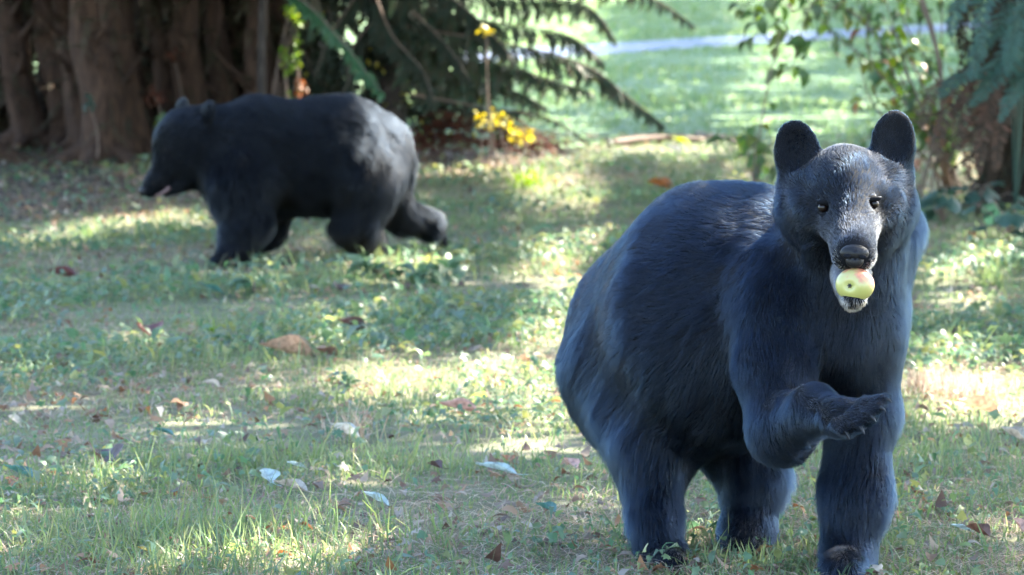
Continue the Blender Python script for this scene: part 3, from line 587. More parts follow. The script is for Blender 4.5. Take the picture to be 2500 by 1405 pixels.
# ------------------------------------------------------------------ single leaves, tufts and weeds that stand out on the grass
def single_things():
    def curled(length, width, seed, curl):
        r = np.random.default_rng(seed); n, k = 9, 7; t = np.linspace(0, 1, n); s = np.linspace(-1, 1, k); V = []
        wd = width * .5 * np.sin(np.pi * (t * .96 + .02) ** .8) ** .7; jag = 1 + .14 * r.normal(size=(n, 2))
        for i in range(n):
            for j in range(k):
                e = s[j] * wd[i] * (jag[i, 0] if s[j] < 0 else jag[i, 1]); V.append((e, (t[i] - .5) * length, curl * length * ((s[j] * wd[i] / width * 2) ** 2 * .9 + .5 * (t[i] - .5) ** 2) + .01 * length * r.normal()))
        V = np.array(V); T = []
        for i in range(n - 1):
            for j in range(k - 1): a = i * k + j; T += [(a, a + 1, a + k + 1), (a, a + k + 1, a + k)]
        st, tt = tube(spline([(0, -.5 * length, curl * length * .12), (0.01, -.62 * length, .02 * length), (.02, -.75 * length, .05 * length)], 5), .0012, 4)
        return MB().add(V, T).add(st, tt)
    L = [(1210, 1178, 95, .45, 'pale', 1.3, .25, 'large pale blue green leaf lying upturned left of the near bear\'s hind leg'), (1392, 1163, 52, .6, 'pink', .6, .4, 'pinkish dry leaf closest to the near bear\'s hind leg'),
         (655, 1195, 60, .7, 'pale', .4, .4, 'pale leaf standing on edge in the middle of the front grass'), (708, 1222, 85, .6, 'cream', 1.2, .35, 'cream curled leaf just below the pale standing one'), (722, 1168, 45, .7, 'pale', 2.1, .3, 'small pale leaf above the cream curled leaf'),
         (838, 1085, 75, .7, 'white', 1.5, .5, 'whitish curled leaf at the foot of the straw tuft'), (255, 1150, 85, .8, 'dark', .3, 1.1, 'dark brown crumpled leaf at lower left'), (48, 1188, 90, .5, 'teal', 1.2, .3, 'blue green leaf near the lower left edge'), (28, 1208, 40, .7, 'orange', .2, .4, 'rusty leaf at the left edge under the blue green one'),
         (700, 888, 130, .35, 'tan', 1.5, .55, 'long tan curled leaf in the middle of the grass'), (795, 888, 70, .45, 'brown', 2.4, .4, 'brown pointed leaf tucked beside the long tan leaf'), (855, 822, 70, .6, 'dark', 2.0, .6, 'dark curled leaf upslope of the long tan leaf'), (1120, 1027, 95, .35, 'pink', 1.4, .4, 'pinkish tan leaf left of the brightest sun patch'),
         (2385, 1025, 100, .35, 'tan', 1.7, .5, 'tan curled leaf below the sunlit straw on the right'), (2475, 1095, 75, .6, 'cream', 1.0, .5, 'cream leaf at the right edge'), (2385, 1335, 70, .5, 'brown', .8, .5, 'brown leaf at the lower right'), (2345, 1325, 50, .5, 'pale', 1.8, .3, 'pale blue leaf beside the brown one at lower right'), (2490, 1320, 60, .6, 'pink', .4, .4, 'pinkish leaf in the lower right corner'),
         (362, 838, 75, .7, 'maroon', .5, .9, 'red brown curled leaf in the left sun patch'), (832, 725, 38, .9, 'dark', 0, 1.0, 'small dark leaf below the far bear\'s hind foot'), (930, 692, 50, .6, 'pink', 2.2, .5, 'pink brown leaf among the white lit leaves under the far bear'), (150, 692, 70, .5, 'maroon', 1.4, .5, 'maroon leaf in the shade at the left'),
         (1662, 357, 45, .7, 'lime', 1.4, .3, 'bright lime leaf by the lawn edge'), (1642, 380, 50, .7, 'white', 1.0, .4, 'white leaf just below the lime leaf at the lawn edge'), (1608, 470, 65, .6, 'orange', .9, .5, 'orange leaf left of the near bear\'s back'), (1240, 1152, 34, .8, 'orange', .2, .5, 'rusty scrap of leaf touching the large pale leaf'),
         (565, 1372, 34, .9, 'lime', .2, .2, 'round lime leaf at the bottom edge'), (345, 1376, 26, .7, 'yellow', 1.0, .3, 'small yellow petal like leaf at the bottom edge'), (2372, 590, 22, .8, 'orange', .6, .4, 'tiny orange leaf right of the near bear\'s cheek'), (520, 730, 60, .6, 'teal', 1.7, .3, 'blue green leaf below the far bear\'s front foot'),
         (1060, 1170, 40, .6, 'dark', 1.0, .6, 'small dark leaf left of the large pale leaf'), (400, 1085, 50, .6, 'teal', 1.4, .3, 'teal leaf at mid left of the front grass'), (915, 1252, 70, .5, 'pale', 1.3, .3, 'flat pale leaf low in the middle of the grass'), (1330, 1275, 60, .6, 'teal', .8, .4, 'bluish leaf left of the near bear\'s hind foot'), (1280, 1320, 40, .7, 'cream', 1.2, .4, 'cream scrap of leaf near the bottom, left of the hind foot')]
    for i, (x, y, lp, wr, c, yaw, curl, lab) in enumerate(L):
        g = G(x, y); m = spx(g[1]); ln = lp * m * 1.1
        mb = curled(ln, ln * wr, i, min(.45, curl * .7)); v = np.concatenate(mb.v); v[:, 2] -= v[:, 2].min()
        o = link('fallen_leaf', mesh_np('fallen_leaf', v, tri=np.concatenate(mb.t), mats=[M['leaf_' + c]]), None, (g[0], g[1], .034)); o.rotation_euler = (.22 + .12 * (i % 3), .1 * (i % 2), yaw)
        tag(o, lab, 'leaf', 'fallen leaves on the grass')
    def tuft(x, y, n, h, spread, mat, lab, name='grass_tuft', cat='grass tuft', width=.05, lean=0, seed=1):
        g = G(x, y); q = np.random.default_rng(seed); p = g + np.column_stack([q.normal(0, spread, n), q.normal(0, spread * .8, n), np.zeros(n)]); mb = MB()
        for be in (.3, .8, 1.5):
            k = q.random(n) < .4; nn = k.sum(); hh = q.uniform(.5, 1.1, nn) * h; mb.add(*scatter(*blade_tmpl(.05, be, 5), p[k], q.uniform(0, 6.28, nn), q.normal(lean, .3, nn), q.normal(0, .3, nn), np.column_stack([np.full(nn, width), hh, hh])))
        tag(mb.build(name, [mat], origin=g), lab, cat, 'tufts standing above the short grass')
    tuft(235, 590, 150, .10, .07, M['grass'], 'bright sunlit grass tuft at left, in front of the far bear', seed=1, width=.12)
    tuft(400, 580, 130, .13, .08, M['grass'], 'taller pale sunlit tuft just ahead of the far bear\'s front foot', seed=2, width=.14)
    tuft(870, 1075, 60, .13, .035, M['straw'], 'reddish dry straw tuft in the middle of the grass', 'straw_tuft', 'straw tuft', .05, seed=3)
    tuft(2340, 975, 190, .12, .06, M['straw'], 'sunlit reddish straw clump right of the raised paw', 'straw_tuft', 'straw tuft', .06, seed=4)
    tuft(2250, 960, 120, .12, .04, M['straw'], 'straw clump close against the near bear\'s front leg', 'straw_tuft', 'straw tuft', .06, seed=14)
    tuft(880, 960, 14, .17, .002, M['straw'], 'single tall dry seed stalk clump in the middle of the grass', 'straw_tuft', 'straw tuft', .035, seed=5)
    tuft(740, 820, 60, .08, .04, M['grass'], 'yellow green tuft above the long tan leaf', seed=6, width=.09)
    tuft(1000, 780, 40, .08, .03, M['grass'], 'thin green tuft right of the far bear\'s trail', seed=7, width=.08)
    tuft(1290, 460, 50, .17, .045, M['lime'], 'pale sunlit tuft between the two bears near the lawn edge', seed=8, width=.2)
    tuft(2440, 700, 60, .16, .06, M['grass'], 'long bladed tuft near the right edge', seed=9, width=.12)
    tuft(520, 820, 24, .07, .002, M['lime'], 'small bright green sprout at mid left', seed=10, width=.1)
    tuft(1700, 1385, 50, .055, .04, M['grass'], 'grass tuft in front of the near bear\'s hind feet', seed=11, width=.07)
    tuft(1860, 1390, 90, .07, .06, M['grass'], 'grass tuft in front of the near bear\'s middle foot', seed=12, width=.07)
    tuft(2060, 1404, 80, .05, .035, M['grass'], 'grass tuft over the toes of the near bear\'s front foot', seed=13, width=.07)
    # leafy weeds by the far bear's hind feet
    lv, lt = leaf_tmpl(.55, 6, .15, .35)
    for i, (x, y, n, sz, lab) in enumerate(((1020, 700, 16, .12, 'broad leaved weed right of the far bear\'s hind foot'), (900, 690, 18, .10, 'broad leaved weed with pale lit leaves under the far bear\'s hind foot'), (1090, 690, 12, .10, 'small broad leaved weed below the trailing hind foot'), (850, 960, 14, .05, 'dark green weed below the long tan leaf'), (620, 720, 12, .09, 'broad leaved weed right of the far bear\'s front foot'))):
        g = G(x, y); rt = empty('broadleaf_weed', g, lab, 'weed', 'broad leaved weeds in the grass'); fo = MB()
        yaw = rnd(0, 6.28, n); r = rnd(.0, sz * .5, n); p = g + np.column_stack([np.cos(yaw) * r, np.sin(yaw) * r, rnd(.01, .06, n)]); fo.add(*scatter(lv, lt, p, yaw - 1.57, rng.normal(.35, .35, n), rng.normal(0, .4, n), rnd(.6, 1.2, n) * sz)); fo.build('foliage', [M['cover']], rt)
        MB().add(*tube([g, g + [0, 0, .03], g + [0, 0, .06]], .004, 5)).build('stem', [M['twig']], rt)
single_things()

# ------------------------------------------------------------------ animals: one smooth surface grown from rounded limbs, then fur
class Body:
    def __init__(s): s.pr = []; s.sub = []
    def c(s, a, b, k=.05, L=.035, rev=False, lift=.3, tint=0., flow=None):
        A, B = P(*a[:3]), P(*b[:3]); ra, rb = a[3] * spx(a[2]), b[3] * spx(b[2])
        f = (A - B) if rev else (B - A)
        if flow is not None: f = np.array(flow, float)
        f = f / (np.linalg.norm(f) + 1e-9); s.pr.append(dict(t='c', A=A, B=B, ra=ra, rb=rb, k=k, L=L, flow=f, lift=lift, tint=tint)); return s
    def e(s, c, r, rot=np.eye(3), k=.03, L=.02, flow=(0, 0, 1), lift=.3, tint=0., sub=False):
        C = P(*c) if not isinstance(c, np.ndarray) else c
        d = dict(t='e', A=C, R=np.array(rot), r=np.array(r, float), k=k, L=L, flow=np.array(flow, float), lift=lift, tint=tint); (s.sub if sub else s.pr).append(d); return s
    def dist(s, d, p):
        if d['t'] == 'c':
            ab = d['B'] - d['A']; l2 = ab @ ab + 1e-12; q = p - d['A']; h = np.clip(q @ ab / l2, 0, 1)
            return np.linalg.norm(q - h[..., None] * ab, axis=-1) - (d['ra'] + (d['rb'] - d['ra']) * h)
        q = (p - d['A']) @ d['R'] / d['r']; n = np.linalg.norm(q, axis=-1); g = np.linalg.norm(q / d['r'], axis=-1) + 1e-9
        return n * (n - 1) / g
    def box(s, d):
        if d['t'] == 'c': return np.minimum(d['A'] - d['ra'], d['B'] - d['rb']), np.maximum(d['A'] + d['ra'], d['B'] + d['rb'])
        m = d['r'].max(); return d['A'] - m, d['A'] + m
    def grid(s, h, shrink=0.0):
        bx = [s.box(d) for d in s.pr]; lo = np.min([b[0] for b in bx], 0) - .05; hi = np.max([b[1] for b in bx], 0) + .05
        n = np.ceil((hi - lo) / h).astype(int) + 1; s.lo, s.h, s.n = lo, h, n; s.ax = [lo[i] + np.arange(n[i]) * h for i in range(3)]
        s.f = np.full(n, .15, np.float32)
        for d in s.pr: s.apply(d, False)
        s.f += shrink
    def apply(s, d, sub):
        b0, b1 = s.box(d); mg = .09; i0 = np.clip(((b0 - mg - s.lo) / s.h).astype(int), 0, s.n); i1 = np.clip(((b1 + mg - s.lo) / s.h).astype(int) + 2, 0, s.n)
        sl = tuple(slice(a, b) for a, b in zip(i0, i1)); p = np.stack(np.meshgrid(*[s.ax[i][sl[i]] for i in range(3)], indexing='ij'), -1)
        dd = s.dist(d, p).astype(np.float32); f = s.f[sl]; k = d['k']
        if sub: dd = -dd; hh = np.maximum(k - np.abs(f - dd), 0) / k; s.f[sl] = np.maximum(f, dd) + hh * hh * k * .25
        else: hh = np.maximum(k - np.abs(f - dd), 0) / k; s.f[sl] = np.minimum(f, dd) - hh * hh * k * .25
    def sample(s, p):
        q = (p - s.lo) / s.h; i = np.clip(np.floor(q).astype(int), 0, s.n - 2); t = q - i; o = np.zeros(len(p))
        for c in range(8):
            b = np.array([c & 1, c >> 1 & 1, c >> 2 & 1]); w_ = np.prod(np.where(b, t, 1 - t), 1); j = i + b; o += w_ * s.f[j[:, 0], j[:, 1], j[:, 2]]
        return o
    def grad(s, p, e=.006):
        g = np.stack([s.sample(p + np.eye(3)[i] * e) - s.sample(p - np.eye(3)[i] * e) for i in range(3)], 1); return g / (np.linalg.norm(g, axis=1)[:, None] + 1e-9)
    def hit(s, px, py):
        Y = np.arange(s.lo[1], s.lo[1] + s.n[1] * s.h, .001); p = ray(px, py) * Y[:, None] + np.array([0, 0, CAM_H]); ok = np.all((p > s.lo) & (p < s.lo + (s.n - 1) * s.h), 1); p = p[ok]; v = s.sample(p)
        return p[np.argmax(v < 0)]
    def nets(s):
        f = s.f; n = s.n; sg = f < 0; c = [sg[a:n[0] - 1 + a, b:n[1] - 1 + b, d:n[2] - 1 + d] for a in (0, 1) for b in (0, 1) for d in (0, 1)]
        cnt = sum(x.astype(np.int8) for x in c); act = (cnt > 0) & (cnt < 8); idx = np.argwhere(act); vid = np.full(act.shape, -1, np.int32); vid[act] = np.arange(len(idx))
        acc = np.zeros((len(idx), 3)); num = np.zeros(len(idx))
        cor = [(a, b, d) for a in (0, 1) for b in (0, 1) for d in (0, 1)]; val = {k: f[idx[:, 0] + k[0], idx[:, 1] + k[1], idx[:, 2] + k[2]] for k in cor}
        for a in cor:
            for ax in range(3):
                if a[ax] == 0:
                    b = list(a); b[ax] = 1; b = tuple(b); va, vb = val[a], val[b]; m = (va < 0) != (vb < 0); t = np.where(m, va / np.where(m, va - vb, 1), 0)
                    q = np.tile(np.array(a, float), (len(idx), 1)); q[:, ax] += t; acc[m] += q[m]; num[m] += 1
        V = s.lo + (idx + acc / num[:, None]) * s.h; Q = []
        for ax in range(3):
            o1, o2 = (ax + 1) % 3, (ax + 2) % 3; sa = [slice(None)] * 3; sb = [slice(None)] * 3; sa[ax] = slice(0, -1); sb[ax] = slice(1, None); ch = np.argwhere(sg[tuple(sa)] != sg[tuple(sb)])
            ch = ch[(ch[:, o1] > 0) & (ch[:, o2] > 0) & (ch[:, o1] < n[o1] - 1) & (ch[:, o2] < n[o2] - 1)]
            def at(u, v):
                k = ch.copy(); k[:, o1] -= u; k[:, o2] -= v; return vid[k[:, 0], k[:, 1], k[:, 2]]
            q = np.stack([at(0, 0), at(1, 0), at(1, 1), at(0, 1)], 1); ins = sg[ch[:, 0], ch[:, 1], ch[:, 2]]; q[ins] = q[ins][:, ::-1]; Q.append(q)
        return V, np.concatenate(Q)

def fur(body, V, Q, n, root, mat, rad=.00045, lenk=1.0, bare=(), seed=1, tints=(), short=(), npts=5):
    r = np.random.default_rng(seed); T = np.concatenate([Q[:, [0, 1, 2]], Q[:, [0, 2, 3]]]); a, b, c = V[T[:, 0]], V[T[:, 1]], V[T[:, 2]]; ar = np.linalg.norm(np.cross(b - a, c - a), axis=1)
    t = r.choice(len(T), n, p=ar / ar.sum()); u, v = r.random(n), r.random(n); m = u + v > 1; u[m], v[m] = 1 - u[m], 1 - v[m]
    p = a[t] + u[:, None] * (b - a)[t] + v[:, None] * (c - a)[t]; nr = body.grad(p)
    W = np.zeros(n); F = np.zeros((n, 3)); L = np.zeros(n); li = np.zeros(n); ti = np.zeros(n)
    for d in body.pr:
        w_ = np.exp(-np.maximum(body.dist(d, p), -.02) / .02); W += w_; F += w_[:, None] * d['flow']; L += w_ * d['L']; li += w_ * d['lift']; ti += w_ * d['tint']
    F /= W[:, None]; L /= W; li /= W; ti /= W
    for q, rr in bare: L *= np.clip((np.linalg.norm(p - q, axis=1) - rr) / (rr * .8), 0, 1)
    for q, rr, ll in short: k_ = np.clip(1.5 - np.linalg.norm(p - q, axis=1) / rr, 0, 1); L = L * (1 - k_) + ll * k_
    for q, rr, tv in tints: ti += tv * np.clip(1.5 - np.linalg.norm(p - q, axis=1) / rr, 0, 1)
    L = L * lenk * r.uniform(.55, 1.15, n)
    F = F + .18 * np.stack([vnoise(p, 28, 100 + i) for i in range(3)], 1) + .22 * np.stack([vnoise(p, 80, 200 + i) for i in range(3)], 1) + r.normal(0, .10, (n, 3))
    F -= nr * np.sum(F * nr, 1)[:, None]; F /= np.linalg.norm(F, axis=1)[:, None] + 1e-6
    keep = L > .003; p, nr, F, L, li, ti = p[keep], nr[keep], F[keep], L[keep], li[keep], ti[keep]; n = len(p)
    li = np.maximum(li, .42 * np.clip(1.6 - L / .014, 0, 1)); li = np.clip(li * (1 + .35 * vnoise(p, 40, 300)) + r.normal(0, .06, n), .06, .9)
    d0 = nr * li[:, None] + F * (1 - li)[:, None]; d0 /= np.linalg.norm(d0, axis=1)[:, None]; d1 = nr * (li * .25)[:, None] + F + np.array([0, 0, -.25]) * np.clip(L / .03, .1, 1)[:, None]; d1 /= np.linalg.norm(d1, axis=1)[:, None]
    s = np.linspace(0, 1, npts)[None, :, None]; pts = (p - nr * np.minimum(.0015, .04 * L)[:, None])[:, None] + L[:, None, None] * (s * (1 - .5 * s) * d0[:, None] + .5 * s * s * d1[:, None])
    for cell, amt in ((.030, .15), (.010, .28)):       # locks: neighbouring hairs lean together towards the tip
        key = np.floor((p + .3 * cell * np.stack([vnoise(p, 60, 400 + i) for i in range(3)], 1)) / cell).astype(np.int64); key = key @ np.array([1, 100003, 10000600009])
        _, inv, cnt = np.unique(key, return_inverse=True, return_counts=True); inv = inv.ravel()
        cen = np.stack([np.bincount(inv, pts[:, -1, i] ) / cnt for i in range(3)], 1)[inv]; Lm = (np.bincount(inv, L) / cnt)[inv]
        sh = (cen - pts[:, -1]) * (amt * np.clip(L / .03, .3, 1))[:, None]; lim = np.minimum(1, .6 * L / (np.linalg.norm(sh, axis=1) + 1e-9)); sh *= lim[:, None]
        pts = pts + (np.linspace(0, 1, npts) ** 1.6)[None, :, None] * sh[:, None]
    cu = bpy.data.hair_curves.new('fur'); cu.add_curves([npts] * n); loc = np.array(root.location)
    cu.attributes['position'].data.foreach_set('vector', (pts - loc).astype(np.float32).ravel())
    ra = cu.attributes.get('radius') or cu.attributes.new('radius', 'FLOAT', 'POINT'); ra.data.foreach_set('value', (rad * np.linspace(1, .15, npts)[None] * r.uniform(.7, 1.2, n)[:, None]).astype(np.float32).ravel())
    at = cu.attributes.new('tint', 'FLOAT', 'CURVE'); at.data.foreach_set('value', np.clip(ti, 0, 1).astype(np.float32))
    cu.materials.append(mat); o = bpy.data.objects.new('fur', cu); COL.objects.link(o); o.parent = root; return o

def mat_fur(name, dark, pale, ior=1.28):
    m, nt, out = newmat(name); at = nt.nodes.new('ShaderNodeAttribute'); at.attribute_name = 'tint'
    mx = nt.nodes.new('ShaderNodeMixRGB'); mx.inputs[1].default_value = (*dark, 1); mx.inputs[2].default_value = (*pale, 1); nt.links.new(at.outputs['Fac'], mx.inputs[0])
    h = nt.nodes.new('ShaderNodeBsdfHairPrincipled'); h.model = 'CHIANG'; h.parametrization = 'COLOR'; nt.links.new(mx.outputs[0], h.inputs['Color'])
    h.inputs['Roughness'].default_value = .32; h.inputs['Radial Roughness'].default_value = .45; h.inputs['IOR'].default_value = ior; h.inputs['Random Roughness'].default_value = .3
    nt.links.new(h.outputs[0], out.inputs[0]); return m
def mat_plain(name, col, rough=.5, spec=.5, bump=0, bs=200, coat=0):
    m, nt, out = newmat(name); p = nt.nodes.new('ShaderNodeBsdfPrincipled'); p.inputs['Base Color'].default_value = (*col, 1); p.inputs['Roughness'].default_value = rough; p.inputs['Specular IOR Level'].default_value = spec; p.inputs['Coat Weight'].default_value = coat
    if bump:
        b = nt.nodes.new('ShaderNodeBump'); b.inputs['Strength'].default_value = bump; b.inputs['Distance'].default_value = .002; nt.links.new(noise(nt, bs, 4), b.inputs['Height']); nt.links.new(b.outputs[0], p.inputs['Normal'])
    nt.links.new(p.outputs[0], out.inputs[0]); return m
M['fur'] = mat_fur('black_fur', (.002, .005, .012), (.42, .40, .40))
M['fur_shaded'] = mat_fur('shaded_black_fur', (.0010, .0016, .0028), (.3, .28, .28), 1.25)  # black fur darkened as a stand-in for the shade over the far bear
M['skin'] = mat_plain('black_skin', (.003, .0035, .005), .8, .1)
M['nose'] = mat_plain('wet_nose', (.005, .005, .006), .42, .22, .5, 260)
M['eye'] = mat_plain('brown_eye', (.007, .004, .003), .25, .25)
M['claw'] = mat_plain('claw_horn', (.010, .009, .009), .45, .4)
M['pad'] = mat_plain('paw_pad', (.02, .014, .013), .6, .3, .4, 150)
M['tongue'] = mat_plain('pink_tongue', (.11, .06, .055), .5, .5, .3, 150)

def ball(c, r, rot=np.eye(3), nu=20, nv=14):
    u = np.linspace(0, 2 * np.pi, nu, endpoint=False); v = np.linspace(0, np.pi, nv); U, Vv = np.meshgrid(u, v)
    p = np.stack([np.sin(Vv) * np.cos(U), np.sin(Vv) * np.sin(U), np.cos(Vv)], -1).reshape(-1, 3); p = (p * np.array(r)) @ np.array(rot).T + np.array(c)
    i = np.arange(nv - 1)[:, None] * nu; j = np.arange(nu)[None]; q = np.stack([i + j, i + nu + j, i + nu + (j + 1) % nu, i + (j + 1) % nu], -1).reshape(-1, 4)
    return p, np.concatenate([q[:, [0, 1, 2]], q[:, [0, 2, 3]]])
def axes(wv, up=(0, 0, 1)):                        # columns: right, up, w
    w_ = np.array(wv, float); w_ /= np.linalg.norm(w_); u = np.array(up, float); u -= w_ * (u @ w_); u /= np.linalg.norm(u); return np.stack([np.cross(u, w_), u, w_], 1)
def claw(base, d, down, L, r):
    base, d, down = map(lambda q: np.array(q, float), (base, d, down)); return tube(spline([base, base + d * L * .5 + down * L * .08, base + d * L * .9 + down * L * .4], 8), r * np.linspace(1, .1, 8), 7)

def near_bear():
    B = Body(); m9 = spx(8.7)
    # trunk
    B.c((1750, 682, 9.2, 248), (1590, 770, 9.48, 194), .12, .034)
    B.c((1750, 860, 9.18, 252), (1585, 900, 9.45, 188), .12, .042, flow=(-.45, .5, -.6))
    B.c((1900, 740, 9.02, 185), (1740, 760, 9.2, 250), .08, .042)
    B.c((2042, 830, 8.96, 150), (1900, 880, 9.05, 190), .07, .04, flow=(-.2, .1, -1))
    B.c((2085, 600, 9.12, 150), (1900, 650, 9.15, 190), .08, .045)
    # neck
    B.c((2068, 530, 8.92, 160), (2048, 780, 8.97, 165), .06, .035, flow=(-.1, .2, -1))
    B.c((2152, 560, 9.06, 94), (2100, 720, 9.05, 92), .06, .055, flow=(.35, .1, -1), lift=.45)
    # shoulder and lifted right forelimb
    B.c((1890, 720, 8.93, 118), (1890, 900, 8.84, 98), .05, .035)
    B.c((1890, 900, 8.84, 94), (1905, 1050, 8.74, 92), .05, .035)
    B.c((1915, 1040, 8.72, 88), (1985, 1000, 8.58, 68), .035, .032, flow=(.6, 0, -.9))
    B.c((1985, 1000, 8.57, 67), (2055, 1018, 8.45, 48), .03, .03, flow=(.8, 0, -.7))
    B.c((2050, 1018, 8.45, 50), (2110, 1008, 8.41, 44), .03, .022)
    toes = [((2112, 988, 8.40), (2154, 976, 8.375)), ((2102, 1002, 8.39), (2142, 996, 8.358)), ((2086, 1014, 8.385), (2120, 1017, 8.35)), ((2066, 1026, 8.385), (2094, 1040, 8.35)), ((2042, 1036, 8.40), (2060, 1050, 8.37))]
    for a, b in toes: B.c((*a, 28), (*b, 26), .014, .018, lift=.3)
    # standing left forelimb
    B.c((2100, 800, 9.02, 102), (2104, 1010, 8.98, 92), .06, .045, lift=.36)
    B.c((2104, 1010, 8.98, 90), (2090, 1210, 8.94, 84), .04, .05, lift=.4)
    B.c((2090, 1210, 8.94, 84), (2072, 1350, 8.9, 70), .04, .045, lift=.4)
    B.c((2072, 1375, 8.9, 68), (2055, 1392, 8.76, 58), .04, .032, flow=(0, -.4, -.9), lift=.35)
    # hind limbs
    B.c((1580, 930, 9.4, 178), (1590, 1095, 9.2, 98), .12, .06, lift=.42, flow=(-.2, .3, -.9))
    B.c((1588, 1095, 9.2, 94), (1600, 1270, 9.1, 60), .05, .07, lift=.45)
    B.c((1600, 1270, 9.1, 60), (1624, 1375, 9.05, 52), .04, .05, lift=.4)
    B.c((1622, 1372, 9.06, 58), (1640, 1388, 8.94, 54), .04, .02)
    B.c((1760, 980, 9.4, 160), (1838, 1160, 9.3, 84), .05, .06, lift=.4)
    B.c((1838, 1160, 9.3, 84), (1828, 1300, 9.25, 64), .04, .055, lift=.4)
    B.c((1826, 1300, 9.25, 74), (1815, 1352, 9.15, 62), .04, .02)
    # head
    face = axes(np.array([.0, -1, -.12]), (.07, 0, 1))
    B.e(P(2067, 492, 8.76), (.135, .105, .115), face, .05, .026, (0, .6, -.3))
    B.c((1985, 442, 8.79, 62), (2148, 424, 8.79, 62), .05, .022, flow=(0, .7, .3), lift=.35)      # flat broad crown
    B.c((2000, 572, 8.79, 58), (1966, 505, 8.85, 78), .05, .032, rev=True, lift=.4, flow=(-.5, .4, -.8))
    B.c((2142, 566, 8.79, 58), (2172, 498, 8.85, 78), .05, .032, rev=True, lift=.4, flow=(.5, .4, -.8))
    B.c((2062, 660, 8.88, 92), (2062, 560, 8.84, 98), .05, .035, flow=(0, .1, -1), lift=.35)      # throat ruff
    B.c((2058, 455, 8.675, 60), (2062, 418, 8.74, 70), .05, .015, flow=(0, .7, .6), lift=.25)
    B.c((2084, 610, 8.475, 50), (2073, 515, 8.645, 56), .04, .010, lift=.2)
    B.c((2073, 515, 8.64, 58), (2066, 440, 8.70, 66), .05, .014, lift=.24)
    B.c((2058, 634, 8.472, 29), (2048, 570, 8.63, 40), .045, .010, lift=.25, tint=.03)
    B.c((2114, 632, 8.472, 29), (2110, 566, 8.63, 40), .045, .010, lift=.25, tint=.03)
    B.c((2004, 478, 8.685, 30), (2034, 468, 8.675, 34), .03, .012, flow=(-.3, .4, .8), lift=.25)    # brows
    B.c((2138, 470, 8.685, 30), (2110, 464, 8.675, 34), .03, .012, flow=(.3, .4, .8), lift=.25)
    B.c((2010, 545, 8.695, 34), (2035, 560, 8.66, 36), .03, .012, lift=.25, flow=(-.6, .6, -.3))
    B.c((2138, 540, 8.695, 34), (2116, 556, 8.66, 36), .03, .012, lift=.25, flow=(.6, .6, -.3))
    B.c((2083, 726, 8.452, 44), (2078, 672, 8.68, 60), .025, .016, tint=.12, flow=(0, .3, -1))
    # ears
    for (cx, cy, tilt, out) in ((1946, 362, .30, -.35), (2180, 338, -.30, .35)):
        a = axes((out, -1, .1), (math.sin(-tilt), 0, math.cos(tilt))); c = P(cx, cy, 8.80)
        B.e(c, (.060, .074, .027), a, .02, .013, (0, .3, 1), .35)
        B.c((cx + (10 if cx < 2000 else -6), cy + 78, 8.84, 60), (cx, cy + 26, 8.815, 50), .04, .018, lift=.4)
    B.grid(.0075, .010)
    eyes = [B.hit(2011, 508), B.hit(2134, 499)]; nz = B.hit(2087, 622)
    for (cx, cy, tilt, out) in ((1946, 364, .30, -.35), (2180, 340, -.30, .35)):
        a = axes((out, -1, .1), (math.sin(-tilt), 0, math.cos(tilt))); c = P(cx, cy, 8.80) + a @ np.array([0, 0, .020]); B.apply(dict(t='e', A=c, R=a, r=np.array([.040, .058, .022]), k=.012), True)
    for e in eyes: B.apply(dict(t='e', A=e + np.array([0, -.004, 0]), R=np.eye(3), r=np.array([.017, .020, .011]), k=.010), True)
    for e in eyes:
        for dz, rr in ((.0145, .0060), (-.0125, .0040)): B.apply(dict(t='c', A=e + np.array([-.013, .003, dz - .003]), B=e + np.array([.013, .003, dz - .003]), ra=rr, rb=rr, k=.008), False)
    ap = P(2088, 696, 8.455); B.apply(dict(t='e', A=ap + np.array([0, .012, 0]), R=np.eye(3), r=np.array([.037, .055, .030]), k=.008), True)
    V, Q = B.nets(); V[:, 2] = np.maximum(V[:, 2], .004)
    org = np.array([1.0 * P(1800, 1390, 9.1)[0], 9.1, 0])
    bear = link('bear', mesh_np('bear', V - org, quad=Q, mats=[M['skin']]), None, org)
    tag(bear, 'black bear standing at right with an apple in its mouth and a forepaw raised', 'bear')
    ears = [P(1944, 360, 8.78), P(2182, 336, 8.78)]
    fur(B, V, Q, 330000, bear, M['fur'], .00042, bare=[(e, .015) for e in eyes] + [(nz, .024), (ap, .022)] + [(P(1940, 356, 8.77), .045), (P(2186, 332, 8.77), .045)], short=[(ears[0], .05, .008), (ears[1], .05, .008)], seed=3,
        tints=[(P(2036, 645, 8.45), .020, .4), (P(2138, 640, 8.45), .022, .5), (P(2084, 756, 8.43), .034, .5), (P(2068, 588, 8.5), .010, .35)])
    def part(name, mb, mat): return mb.build(name, [mat], bear)
    for e in eyes: part('eye', MB().add(*ball(e + np.array([0, .0125, 0]), (.0115,) * 3)), M['eye'])
    a = axes((0, -1, .30), (.05, 0, 1)); mb = MB(); mb.add(*ball(nz + np.array([0, .006, .003]), (.031, .019, .017), a)); mb.add(*ball(nz + np.array([0, .002, -.012]), (.020, .018, .012), a)); nose = part('nose', mb, M['nose'])
    for q in (-1, 1): mb = MB().add(*ball(nz + a @ np.array([q * .017, -.007, .0105]), (.0085, .0055, .004), a)); o = mb.build('nostril', [M['skin']], bear); o.parent = nose
    for a_, b_ in toes:
        A, C = P(*a_), P(*b_); d = C - A; d /= np.linalg.norm(d); part('claw', MB().add(*claw(C + d * .008, d + np.array([.1, -.3, -.35]), np.array([0, 0, -1.]), .016, .0045)), M['claw'])
    # apple held in the jaws
    n, s = 26, 40; th = np.linspace(0, np.pi, n); a = np.linspace(0, 2 * np.pi, s, endpoint=False); R = .0425
